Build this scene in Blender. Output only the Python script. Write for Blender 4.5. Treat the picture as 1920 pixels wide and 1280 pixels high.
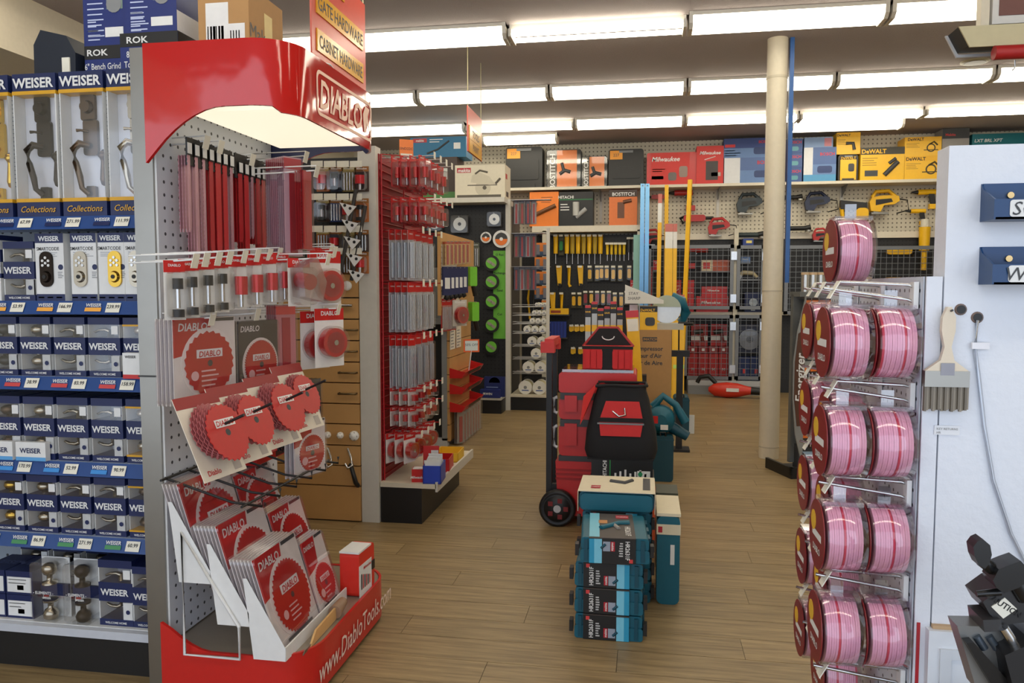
import bpy, math, random
from mathutils import Matrix, Vector, Euler
random.seed(7)
scene = bpy.context.scene
for o in list(bpy.data.objects): bpy.data.objects.remove(o)
COL = scene.collection
# ---------------------------------------------------------------- camera
# everything below is laid out with the lens 1.55 units above the floor; a final uniform
# factor SC brings the place to metres (4 ft lamp tubes, 10 in saw blades)
SC = 0.84
F = 1470.0; TH = math.atan(.17); H = 1.55; PT = math.atan(100 / 1470.0)
cam_d = bpy.data.cameras.new('camera'); cam = bpy.data.objects.new('camera', cam_d); COL.objects.link(cam)
cam_d.sensor_width = 36; cam_d.lens = F / 1920 * 36; cam_d.clip_start = .05; cam_d.clip_end = 100
cam.location = (0, 0, H); cam.rotation_euler = (math.pi / 2 - PT, 0, TH)
scene.camera = cam
# ---------------------------------------------------------------- daylight from the shop front behind the camera, exposure
w = bpy.data.worlds.new('world'); scene.world = w; w.use_nodes = True
bg = w.node_tree.nodes['Background']; bg.inputs[0].default_value = (.78, .87, 1, 1); bg.inputs[1].default_value = 1.25
scene.view_settings.view_transform = 'Standard'; scene.view_settings.look = 'None'
scene.view_settings.gamma = 1; scene.view_settings.use_curve_mapping = False
scene.view_settings.exposure = 0.7
LAMP = 9.0          # strength of the fluorescent tubes

def ray(px, py):
    u = (px - 960) / F; v = (640 - py) / F
    f = math.cos(PT) + v * math.sin(PT); z = -math.sin(PT) + v * math.cos(PT)
    return (u * math.cos(TH) - f * math.sin(TH), f * math.cos(TH) + u * math.sin(TH), z)
def atz(px, py, Z): X, Y, z = ray(px, py); t = (Z - H) / z; return Vector((X * t, Y * t, Z))
def aty(px, py, yy): X, Y, z = ray(px, py); t = yy / Y; return Vector((X * t, yy, H + z * t))
def atx(px, py, xx): X, Y, z = ray(px, py); t = xx / X; return Vector((xx, Y * t, H + z * t))

# ---------------------------------------------------------------- materials
_m = {}
def lin(c): c /= 255.; return c / 12.92 if c <= .04045 else ((c + .055) / 1.055) ** 2.4
def C(r, g, b, rough=.5, metal=0., var=.06, scale=30., bump=0., emit=0., coat=0.):
    k = (r, g, b, rough, metal, var, scale, bump, emit, coat)
    if k in _m: return _m[k]
    m = bpy.data.materials.new('m%d_%d_%d' % (r, g, b)); m.use_nodes = True
    nt = m.node_tree; p = nt.nodes['Principled BSDF']
    col = (lin(r), lin(g), lin(b), 1)
    n = nt.nodes.new('ShaderNodeTexNoise'); n.inputs['Scale'].default_value = scale; n.inputs['Detail'].default_value = 3
    tc = nt.nodes.new('ShaderNodeTexCoord'); nt.links.new(tc.outputs['Object'], n.inputs['Vector'])
    mx = nt.nodes.new('ShaderNodeMix'); mx.data_type = 'RGBA'
    mx.inputs[6].default_value = [c * (1 - var) for c in col[:3]] + [1]; mx.inputs[7].default_value = [min(1, c * (1 + var)) for c in col[:3]] + [1]
    nt.links.new(n.outputs['Fac'], mx.inputs[0]); nt.links.new(mx.outputs[2], p.inputs['Base Color'])
    p.inputs['Roughness'].default_value = rough; p.inputs['Metallic'].default_value = metal
    if coat: p.inputs['Coat Weight'].default_value = coat; p.inputs['Coat Roughness'].default_value = .05
    if bump:
        b_ = nt.nodes.new('ShaderNodeBump'); b_.inputs['Strength'].default_value = bump; b_.inputs['Distance'].default_value = .01
        nt.links.new(n.outputs['Fac'], b_.inputs['Height']); nt.links.new(b_.outputs[0], p.inputs['Normal'])
    if emit: p.inputs['Emission Color'].default_value = (lin(r), lin(g), lin(b), 1); p.inputs['Emission Strength'].default_value = emit
    _m[k] = m; return m
def clear(name, tint=(1, 1, 1), gloss=.05, rough=.06):
    if name in _m: return _m[name]
    m = bpy.data.materials.new(name); m.use_nodes = True; nt = m.node_tree
    for x in list(nt.nodes): nt.nodes.remove(x)
    out = nt.nodes.new('ShaderNodeOutputMaterial'); tr = nt.nodes.new('ShaderNodeBsdfTransparent'); gl = nt.nodes.new('ShaderNodeBsdfGlossy')
    tr.inputs[0].default_value = (*tint, 1); gl.inputs['Roughness'].default_value = rough
    lw = nt.nodes.new('ShaderNodeLayerWeight'); lw.inputs[0].default_value = .25
    ma = nt.nodes.new('ShaderNodeMath'); ma.operation = 'MULTIPLY_ADD'; ma.inputs[1].default_value = .7; ma.inputs[2].default_value = gloss
    mix = nt.nodes.new('ShaderNodeMixShader'); nt.links.new(lw.outputs['Facing'], ma.inputs[0]); nt.links.new(ma.outputs[0], mix.inputs[0])
    nt.links.new(tr.outputs[0], mix.inputs[1]); nt.links.new(gl.outputs[0], mix.inputs[2]); nt.links.new(mix.outputs[0], out.inputs[0])
    _m[name] = m; return m
def pegboard(name, base, hole, pitch, r, rough=.5):
    if name in _m: return _m[name]
    m = bpy.data.materials.new(name); m.use_nodes = True; nt = m.node_tree; p = nt.nodes['Principled BSDF']
    tc = nt.nodes.new('ShaderNodeTexCoord'); sep = nt.nodes.new('ShaderNodeSeparateXYZ'); nt.links.new(tc.outputs['UV'], sep.inputs[0])
    def N(op, a, b=None):
        q = nt.nodes.new('ShaderNodeMath'); q.operation = op
        for i, v in enumerate((a, b)):
            if v is None: continue
            if isinstance(v, (int, float)): q.inputs[i].default_value = v
            else: nt.links.new(v, q.inputs[i])
        return q.outputs[0]
    def cell(s): return N('SUBTRACT', N('FRACT', N('DIVIDE', s, pitch)), .5)
    u, v = cell(sep.outputs[0]), cell(sep.outputs[1])
    d = N('SQRT', N('ADD', N('MULTIPLY', u, u), N('MULTIPLY', v, v)))
    h = N('LESS_THAN', d, r / pitch)
    mx = nt.nodes.new('ShaderNodeMix'); mx.data_type = 'RGBA'; mx.inputs[6].default_value = (*[lin(c) for c in base], 1); mx.inputs[7].default_value = (*[lin(c) for c in hole], 1)
    nt.links.new(h, mx.inputs[0]); nt.links.new(mx.outputs[2], p.inputs['Base Color']); p.inputs['Roughness'].default_value = rough
    bp = nt.nodes.new('ShaderNodeBump'); bp.invert = True; bp.inputs['Distance'].default_value = .004; nt.links.new(h, bp.inputs['Height']); nt.links.new(bp.outputs[0], p.inputs['Normal'])
    _m[name] = m; return m
WHITE = C(226, 226, 224, .45); CREAM = C(214, 204, 182, .5); BLACK = C(24, 23, 23, .45); NAVY = C(24, 36, 82, .4); RED = C(196, 32, 30, .35)
GOLD = C(214, 160, 30, .4); GREY = C(130, 132, 134, .5); DGREY = C(60, 61, 63, .5); CHROME = C(205, 205, 205, .22, 1.); STEEL = C(150, 147, 140, .33, 1., .1, 8.)
YEL = C(240, 186, 20, .4); ORANGE = C(232, 118, 38, .45); TEAL = C(8, 92, 112, .42); CARD = C(176, 134, 84, .75); TAGW = C(232, 228, 212, .6); WIRE = C(185, 186, 188, .3, .8)
CLEAR = clear('clear_plastic'); CLEARV = clear('clear_plastic_violet', (.97, .95, .985), .06)

# ---------------------------------------------------------------- mesh builder
_txt = {}
def text_geo(s, bold, shear):
    k = (s, bold, shear)
    if k not in _txt:
        cu = bpy.data.curves.new('t', 'FONT'); cu.body = s; cu.resolution_u = 2; cu.offset = bold; cu.shear = shear; cu.size = 1
        ob = bpy.data.objects.new('t', cu); me = bpy.data.meshes.new_from_object(ob)
        vs = [tuple(v.co) for v in me.vertices]; fs = [tuple(p.vertices) for p in me.polygons]
        bpy.data.objects.remove(ob); bpy.data.meshes.remove(me); bpy.data.curves.remove(cu)
        _txt[k] = (vs, fs)
    return _txt[k]
class MB:
    def __init__(s): s.v = []; s.f = []; s.m = []; s.sm = []; s.uv = []; s.mats = []; s.M = Matrix()
    def mi(s, m):
        if m not in s.mats: s.mats.append(m)
        return s.mats.index(m)
    def add(s, vs, fs, m, smooth=False):
        b = len(s.v); i = s.mi(m); s.v += [tuple(s.M @ Vector(v)) for v in vs]
        for f in fs: s.f.append(tuple(b + k for k in f)); s.m.append(i); s.sm.append(smooth)
        return s
    def box(s, x0, y0, z0, x1, y1, z1, m):
        vs = [(x, y, z) for z in (z0, z1) for y in (y0, y1) for x in (x0, x1)]
        return s.add(vs, [(0, 2, 3, 1), (4, 5, 7, 6), (0, 1, 5, 4), (2, 6, 7, 3), (0, 4, 6, 2), (1, 3, 7, 5)], m)
    def cbox(s, c, d, m): return s.box(c[0] - d[0] / 2, c[1] - d[1] / 2, c[2] - d[2] / 2, c[0] + d[0] / 2, c[1] + d[1] / 2, c[2] + d[2] / 2, m)
    def cyl(s, p0, p1, r0, m, r1=None, n=16, caps=True):
        r1 = r0 if r1 is None else r1; p0 = Vector(p0); p1 = Vector(p1); q = (p1 - p0).to_track_quat('Z', 'Y')
        vs = []
        for p, r in ((p0, r0), (p1, r1)): vs += [tuple(p + q @ Vector((r * math.cos(2 * math.pi * i / n), r * math.sin(2 * math.pi * i / n), 0))) for i in range(n)]
        s.add(vs, [(i, (i + 1) % n, n + (i + 1) % n, n + i) for i in range(n)], m, True)
        if caps: s.add(vs, [tuple(range(n))[::-1], tuple(range(n, 2 * n))], m)
        return s
    def tube(s, pts, r, m, n=6):
        pts = [Vector(p) for p in pts]; vs = []; L = len(pts)
        for i, p in enumerate(pts):
            t = (pts[min(i + 1, L - 1)] - pts[max(i - 1, 0)]).normalized(); q = t.to_track_quat('Z', 'Y')
            rr = r[i] if isinstance(r, (list, tuple)) else r
            vs += [tuple(p + q @ Vector((rr * math.cos(2 * math.pi * k / n), rr * math.sin(2 * math.pi * k / n), 0))) for k in range(n)]
        fs = [(i * n + k, i * n + (k + 1) % n, (i + 1) * n + (k + 1) % n, (i + 1) * n + k) for i in range(L - 1) for k in range(n)]
        s.add(vs, fs, m, True); return s.add(vs, [tuple(range(n))[::-1], tuple(range((L - 1) * n, L * n))], m)
    def lathe(s, prof, m, n=20, o=(0, 0, 0), axis='z'):
        vs = []
        for r, z in prof:
            for k in range(n):
                a = 2 * math.pi * k / n; x, y = r * math.cos(a), r * math.sin(a)
                vs.append({'z': (o[0] + x, o[1] + y, o[2] + z), 'y': (o[0] + x, o[1] + z, o[2] + y), 'x': (o[0] + z, o[1] + x, o[2] + y)}[axis])
        L = len(prof); s.add(vs, [(i * n + k, i * n + (k + 1) % n, (i + 1) * n + (k + 1) % n, (i + 1) * n + k) for i in range(L - 1) for k in range(n)], m, True)
        return s.add(vs, [tuple(range(n))[::-1], tuple(range((L - 1) * n, L * n))], m)
    def prism(s, poly, a, b, m, plane='xz', smooth=False):
        n = len(poly); mk = {'xz': lambda p, t: (p[0], t, p[1]), 'xy': lambda p, t: (p[0], p[1], t), 'yz': lambda p, t: (t, p[0], p[1])}[plane]
        vs = [mk(p, a) for p in poly] + [mk(p, b) for p in poly]
        s.add(vs, [(i, (i + 1) % n, n + (i + 1) % n, n + i) for i in range(n)], m, smooth)
        return s.add(vs, [tuple(range(n))[::-1], tuple(range(n, 2 * n))], m)
    def rect(s, x0, z0, x1, z1, m, y=-.0008): return s.add([(x0, y, z0), (x1, y, z0), (x1, y, z1), (x0, y, z1)], [(0, 1, 2, 3)], m)
    def text(s, t, x, z, size, m, y=-.0016, bold=.02, shear=0., align='c', sx=1., rot=0.):
        vs, fs = text_geo(t, bold, shear)
        if not vs: return s
        w = max(v[0] for v in vs); x0 = {'c': -w / 2, 'l': 0, 'r': -w}[align]; ca, sa = math.cos(rot), math.sin(rot); out = []
        for v in vs:
            a, b = (v[0] + x0) * size * sx, (v[1] - .35) * size
            out.append((x + a * ca - b * sa, y, z + a * sa + b * ca))
        return s.add(out, fs, m)
    def build(s, name, parent=None, loc=(0, 0, 0), rot=(0, 0, 0), uv=None):
        me = bpy.data.meshes.new(name); me.from_pydata(s.v, [], s.f)
        for m in s.mats: me.materials.append(m)
        me.polygons.foreach_set('material_index', s.m); me.polygons.foreach_set('use_smooth', s.sm)
        if uv:
            l = me.uv_layers.new(name='UV')
            for i, lp in enumerate(me.loops):
                c = me.vertices[lp.vertex_index].co; l.data[i].uv = (c['xyz'.index(uv[0])], c['xyz'.index(uv[1])])
        me.update(); o = bpy.data.objects.new(name, me); COL.objects.link(o); o.location = loc; o.rotation_euler = rot
        if parent: o.parent = parent
        return o
def tag(o, label, cat, group=None):
    o['label'] = label; o['category'] = cat
    if group: o['group'] = group
    return o
def struct(o): o['kind'] = 'structure'; return o
def thing(name, label, cat, loc=(0, 0, 0), rz=0., group=None):
    o = bpy.data.objects.new(name, None); COL.objects.link(o); o.location = loc; o.rotation_euler = (0, 0, rz); o.empty_display_size = .05
    return tag(o, label, cat, group)
def dup(o, loc=None, rot=None, label=None, group=None, parent=None, skip=()):
    c = o.copy(); COL.objects.link(c)
    if parent: c.parent = parent
    if loc is not None: c.location = loc
    if rot is not None: c.rotation_euler = rot
    if label: c['label'] = label
    if group: c['group'] = group
    for ch in list(o.children):
        if ch.name.split('.')[0] not in skip: dup(ch, parent=c)
    return c
def rrect(w, h, r, n=4, cx=0, cy=0):
    out = []
    for (sx, sy, a0) in ((1, 1, 0), (-1, 1, 90), (-1, -1, 180), (1, -1, 270)):
        for i in range(n + 1):
            a = math.radians(a0 + 90 * i / n); out.append((cx + sx * (w / 2 - r) + r * math.cos(a), cy + sy * (h / 2 - r) + r * math.sin(a)))
    return out
ORD = ['first', 'second', 'third', 'fourth', 'fifth', 'sixth', 'seventh', 'eighth', 'ninth', 'tenth', 'eleventh', 'twelfth', 'thirteenth', 'fourteenth', 'fifteenth', 'sixteenth']
def carton(name, label, cat, loc, dims, body, art=None, rz=0., group=None, sides=None, r=0):
    """box standing on loc (centre of its base); art(mb,w,h) prints on the front (-Y), sides is {'r','l','t': fn}"""
    w, d, h = dims; mb = MB()
    if r: mb.prism(rrect(w, h, r, 4, 0, h / 2), -d / 2, d / 2, body)
    else: mb.box(-w / 2, -d / 2, 0, w / 2, d / 2, h, body)
    o = mb.build(name, None, loc, (0, 0, rz)); tag(o, label, cat, group)
    pr = MB(); pr.M = Matrix.Translation((0, -d / 2, 0))
    if art: art(pr, w, h)
    for k, fn in (sides or {}).items():
        if k == 'r': pr.M = Matrix.Translation((w / 2, 0, 0)) @ Matrix.Rotation(math.pi / 2, 4, 'Z'); fn(pr, d, h)
        if k == 'l': pr.M = Matrix.Translation((-w / 2, 0, 0)) @ Matrix.Rotation(-math.pi / 2, 4, 'Z'); fn(pr, d, h)
        if k == 't': pr.M = Matrix.Translation((0, 0, h)) @ Matrix.Rotation(-math.pi / 2, 4, 'X'); fn(pr, w, d)
    if pr.v: pr.build('print', o)
    return o
# top face art is drawn with z running towards the back: x right, z from -d/2 (front edge) to d/2
def lines(mb, x0, z0, x1, n, m, dz=.012, h=.004):
    for i in range(n): mb.rect(x0, z0 - i * dz - h, x0 + (x1 - x0) * (.6 + .4 * random.random()), z0 - i * dz, m)

# ---------------------------------------------------------------- the room
def plank_mat():
    m = bpy.data.materials.new('wood_plank'); m.use_nodes = True; nt = m.node_tree; p = nt.nodes['Principled BSDF']
    tc = nt.nodes.new('ShaderNodeTexCoord'); oi = nt.nodes.new('ShaderNodeObjectInfo'); mp = nt.nodes.new('ShaderNodeMapping')
    cb = nt.nodes.new('ShaderNodeCombineXYZ'); ml = nt.nodes.new('ShaderNodeMath'); ml.operation = 'MULTIPLY'; ml.inputs[1].default_value = 40
    nt.links.new(oi.outputs['Random'], ml.inputs[0]); nt.links.new(ml.outputs[0], cb.inputs[0]); nt.links.new(ml.outputs[0], cb.inputs[1])
    nt.links.new(tc.outputs['Object'], mp.inputs[0]); nt.links.new(cb.outputs[0], mp.inputs['Location']); mp.inputs['Scale'].default_value = (1.6, 22, 1)
    n = nt.nodes.new('ShaderNodeTexNoise'); n.inputs['Scale'].default_value = 1.8; n.inputs['Detail'].default_value = 7; n.inputs['Roughness'].default_value = .65; nt.links.new(mp.outputs[0], n.inputs['Vector'])
    cr = nt.nodes.new('ShaderNodeValToRGB'); e = cr.color_ramp.elements
    e[0].position = .25; e[0].color = (lin(106), lin(86), lin(56), 1); e[1].position = .75; e[1].color = (lin(174), lin(149), lin(106), 1)
    nt.links.new(n.outputs['Fac'], cr.inputs[0])
    hs = nt.nodes.new('ShaderNodeHueSaturation'); mr = nt.nodes.new('ShaderNodeMapRange'); mr.inputs[3].default_value = .9; mr.inputs[4].default_value = 1.1
    nt.links.new(oi.outputs['Random'], mr.inputs[0]); nt.links.new(mr.outputs[0], hs.inputs['Value']); nt.links.new(cr.outputs[0], hs.inputs['Color'])
    nt.links.new(hs.outputs[0], p.inputs['Base Color']); p.inputs['Roughness'].default_value = .42
    return m
PLANK = plank_mat()
floor = struct(MB().box(-6.2, -2.5, -.06, 6, 12.6, -.006, C(70, 52, 34, .7)).build('floor'))
pl = MB(); pl.box(-.749, -.0985, -.006, .749, .0985, 0, PLANK); proto = None
for j in range(50):
    y = 2.2 + .2 * j
    if y > 12.2: break
    off = (j * .53) % 1.5
    for i in range(-3, 4):
        x = i * 1.5 + off - .5
        lo, hi = (-2.6 if y < 5 else -3.2), (2.4 + max(0, (y - 6) * .5))
        if x + .75 < lo or x - .75 > hi: continue
        if proto is None: proto = pl.build('plank', floor, (x, y, 0)); o = proto
        else: o = dup(proto, (x, y, 0), parent=floor)
far_mb = MB(); far_mb.box(-6.2, -2.5, -.006, 6, 2.098, 0, PLANK); o = far_mb.build('plank_field', floor); o['kind'] = 'stuff'
far_mb = MB(); far_mb.box(-6.2, 2.1, -.006, -4.7, 12.6, 0, PLANK).box(4.9, 2.1, -.006, 6, 12.6, 0, PLANK); o = far_mb.build('plank_field', floor); o['kind'] = 'stuff'
CEILM = C(168, 158, 156, .9, 0, .1, 160., .6)
struct(MB().box(-6.2, -2.5, 3.75, 6, 12.6, 3.9, CEILM).build('ceiling'))
WALLP = pegboard('peg_cream', (206, 198, 178), (120, 112, 98), .06, .011)
wb = struct(MB().box(-6.2, 12.2, 0, 6, 12.6, 3.75, CREAM).build('wall_back'))
MB().add([(-4.5, 12.195, 2.3), (6, 12.195, 2.3), (6, 12.195, 3.75), (-4.5, 12.195, 3.75)], [(0, 1, 2, 3)], WALLP).build('pegboard', wb, uv='xz')
struct(MB().box(-6.4, -2.5, 0, -6.2, 12.6, 3.9, CREAM).build('wall_left')); struct(MB().box(6, -2.5, 0, 6.2, 12.6, 3.9, CREAM).build('wall_right'))
struct(MB().box(-6.2, -2.5, 3.3, -4.66, 12.2, 3.75, CREAM).build('trim_1'))      # dropped bulkhead along the left of the ceiling
# ---------------------------------------------------------------- fluorescent lamps
def emis(name, col, st):
    m = bpy.data.materials.new(name); m.use_nodes = True; nt = m.node_tree; p = nt.nodes['Principled BSDF']
    p.inputs['Base Color'].default_value = (.9, .88, .8, 1); p.inputs['Emission Color'].default_value = (*col, 1); p.inputs['Emission Strength'].default_value = st; return m
TUBE = emis('lamp_tube', (1, .93, .76), LAMP); LENS = emis('lamp_lens', (1, .92, .74), LAMP * .42)
LW = C(222, 218, 206, .5)
def lamp(x0, x1, y, kind, label, group='ceiling lamps in rows', z=3.75):
    t = thing('ceiling_lamp', label, 'lamp', ((x0 + x1) / 2, y, z), 0, group); L = (x1 - x0) / 2 - .01
    if kind == 'bare':
        b = MB().box(-L, -.07, -.06, L, .07, 0, LW)
        for s in (-1, 1): b.box(s * (L - .012) - .012, -.13, -.115, s * (L - .012) + .012, .13, -.05, LW)
        b.build('housing', t)
        for yy in (-.085, .085): MB().cyl((-L + .03, yy, -.085), (L - .03, yy, -.085), .02, TUBE, n=10).build('tube', t)
    else:
        MB().box(-L, -.14, -.03, L, .14, 0, LW).build('housing', t)
        MB().prism([(-.14, -.03), (-.13, -.085), (-.09, -.115), (.09, -.115), (.13, -.085), (.14, -.03)], -L + .03, L - .03, LENS, 'yz').build('lens', t)
        for s in (-1, 1): MB().prism([(-.15, 0), (-.142, -.09), (-.095, -.125), (.095, -.125), (.142, -.09), (.15, 0)], s * (L - .015) - .015, s * (L - .015) + .015, LW, 'yz').build('end_cap', t)
rows = [(.4, [-3.6, -2.1, -.63, .84, 2.31, 3.8], 'wbwbw'), (2.5, [-3.6, -2.1, -.63, .84, 2.31, 3.8], 'bwbwb'), (4.85, [-4.6, -3.1, -1.63, -.16, 1.31, 2.8, 4.27], 'wbwbwb'), (6.7, [-4.1, -2.63, -1.16, .31, 1.83, 3.3, 4.8], 'wwbwww'),
        (8.75, [-4.02, -2.55, -1.06, .41, 1.9, 3.4, 4.87], 'wwwwww'), (10.45, [-3.85, -2.39, -.94, .47, 1.86, 3.31, 4.76], 'wbwbbb')]
names = ['the row over the aisle mouth', 'the row over the lock shelves', 'the row over the second aisle', 'the row over the red tool stack', 'the row through the round post', 'the row closest to the back wall']
for (y, xs, ks), nm in zip(rows, names):
    for i, k in enumerate(ks):
        lamp(xs[i] , xs[i + 1], y, 'bare' if k == 'b' else 'wrap', '%s ceiling lamp in %s, %s from the bulkhead' % ('bare twin-tube' if k == 'b' else 'lens-covered', nm, ORD[i]))
lamp(-2.36, -1.25, 11.35, 'wrap', 'single lens-covered lamp above the black cases, off the rows', None)
lamp(1.86, 3.28, 11.1, 'wrap', 'single lens-covered lamp above the yellow boxes, off the rows', None)
# ================================================================ lock shelving
PEGW = pegboard('peg_white', (214, 218, 226), (70, 72, 78), .048, .0065)
PEGG = pegboard('peg_grey', (150, 160, 172), (50, 54, 60), .048, .007)
STRIP = C(38, 72, 132, .35)
g = thing('gondola_shelving', 'long blue-edged lock shelving unit on a black kick base', 'shelving', (-2.6, 3.15, 0))
MB().box(-.9, -.4, 0, .74, .4, .15, BLACK).build('kick_base', g)
MB().box(-.9, -.02, .15, .74, .02, 2.1, GREY).add([(-.9, -.022, .15), (.74, -.022, .15), (.74, -.022, 2.1), (-.9, -.022, 2.1)], [(0, 1, 2, 3)], PEGG).build('back_panel', g, uv='xz')
ZS = [1.83, 1.50, 1.20, .86, .56, .19]
SUB = [NAVY, C(240, 170, 70), C(200, 70, 70), C(60, 140, 210), C(70, 140, 90), WHITE]
for k, z in enumerate(ZS):
    s = MB().box(-.9, -.4, z - .03, .74, 0, z, C(168, 182, 205, .4) if k < 5 else WHITE).build('shelf', g)
    if k < 5:
        st = MB().add([(-.9, -.402, z), (.74, -.402, z), (.74, -.425, z - .052), (-.9, -.425, z - .052)], [(0, 3, 2, 1)], STRIP).build('price_strip', s)
        for i in range(7):
            tg = MB(); tg.M = Matrix.Translation((0, -.4155, z - .026)) @ Matrix.Rotation(math.radians(-24), 4, 'X')
            x = .62 - i * .21 - (k % 2) * .05
            tg.rect(x - .03, -.02, x + .03, .02, TAGW, -.002); tg.text('%d.%02d' % (random.randint(29, 279), 99), x, .004, .02, DGREY, -.003)
            tg.rect(x - .12, -.016, x - .05, .0, SUB[k], -.002); tg.text('WEISER', x - .085, .01, .02, WHITE, -.003)
            tg.build('price_tag', s)
    else: MB().box(-.9, -.43, z - .035, .74, -.395, z - .002, C(196, 200, 208, .35)).build('front_rail', s)
MB().box(-.9, -.15, 2.1, .74, .4, 2.13, GREY).build('top_deck', g)
FIN = {'nickel': C(178, 168, 150, .25, 1.), 'bronze': C(48, 40, 34, .3, .9), 'brown': C(92, 74, 58, .28, 1.), 'brass': C(206, 168, 74, .2, 1.), 'black': C(20, 20, 20, .3)}
PALE = C(214, 216, 224, .6)
def hw_knob(mb, z, m, s=1.):
    mb.lathe([(.034 * s, 0), (.034 * s, -.006), (.012 * s, -.01), (.011 * s, -.028), (.026 * s, -.036), (.031 * s, -.05), (.027 * s, -.062), (.012 * s, -.068), (.001, -.069)], m, 18, (0, .05, z), 'y')
def hw_pair(mb, z, m, up):   # knob seen in profile as on the packs: base plate, stem and ball
    mb.lathe([(.03, 0), (.03, .008), (.011, .014), (.011, .034), (.022, .042), (.03, .058), (.027, .076), (.014, .086), (.001, .088)] if up else [(.001, -.088), (.014, -.086), (.027, -.076), (.03, -.058), (.022, -.042), (.011, -.034), (.011, -.014), (.03, -.008), (.03, 0)], m, 18, (0, 0, z))
def hw_lever(mb, z, m, up, d=1):
    s = 1 if up else -1
    mb.lathe([(.028, 0), (.028, s * .01), (.013, s * .016), (.011, s * .05), (.001, s * .051)], m, 16, (d * .018, 0, z))
    mb.tube([(d * .018, 0, z + s * .045), (0, -.004, z + s * .056), (-d * .025, -.006, z + s * .054), (-d * .048, -.006, z + s * .042)], [.011, .01, .008, .006], m, 8)
def lockbox(kind, fin, loc, label, group, foot='WELCOME HOME', band=NAVY, gold=False, w=.138, h=.235):
    d = .12; mb = MB(); x = w / 2
    mb.box(-x, -d / 2, 0, x, d / 2, h * .1, NAVY).box(-x, -d / 2, h * .88, x, d / 2, h, NAVY).box(-x, d / 2 - .004, h * .1, x, d / 2, h * .88, PALE)
    mb.box(x - .004, -d / 2, h * .1, x, d / 2, h * .88, WHITE).box(-x, -d / 2, h * .1, -x + .004, d / 2, h * .88, WHITE)
    mb.box(x * .42, -d / 2, h * .1, x, -d / 2 + .003, h * .36, WHITE).box(-x, -d / 2 - .001, h * .37, x + .001, d / 2, h * .66, band)
    if gold: mb.box(-x - .001, -d / 2 - .002, h * .855, x + .001, d / 2, h * .885, GOLD).box(-x - .001, -d / 2 - .002, h * .1, x + .001, d / 2, h * .13, GOLD)
    o = mb.build('lock_box', None, loc); tag(o, label, 'lock box', group)
    hb = MB(); m = FIN[fin]; hb.M = Matrix.Translation((-.012, -.027, h * .515)) @ Matrix.Diagonal((1, 1, .76, 1)) @ Matrix.Translation((0, 0, -h * .515))
    if kind == 'knob': hw_pair(hb, h * .6, m, True); hw_pair(hb, h * .42, m, False)
    else: hw_lever(hb, h * .64, m, True); hw_lever(hb, h * .38, m, False)
    hb.build('knob' if kind == 'knob' else 'lever', o)
    MB().add([(-x, -d / 2, h * .1), (x, -d / 2, h * .1), (x, -d / 2, h * .88), (-x, -d / 2, h * .88)], [(0, 1, 2, 3)], CLEAR).build('window', o)
    p = MB(); p.M = Matrix.Translation((0, -d / 2 - .002, 0))
    p.text('WEISER', -.002, h * .515, .036, WHITE, bold=.03); p.text(foot, 0, h * .05, .012, WHITE); p.rect(x * .5, h * .72, x * .92, h * .86, WHITE); p.lathe([(.009, 0), (.009, -.001)], NAVY, 12, (x * .72, 0, h * .22), 'y')
    p.M = Matrix.Translation((x + .001, 0, 0)) @ Matrix.Rotation(math.pi / 2, 4, 'Z'); lines(p, -.04, h * .84, .03, 3, GREY, .016, .003); p.rect(-.03, h * .42, .045, h * .6, C(150, 120, 90))
    p.build('print', o); return o
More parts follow.
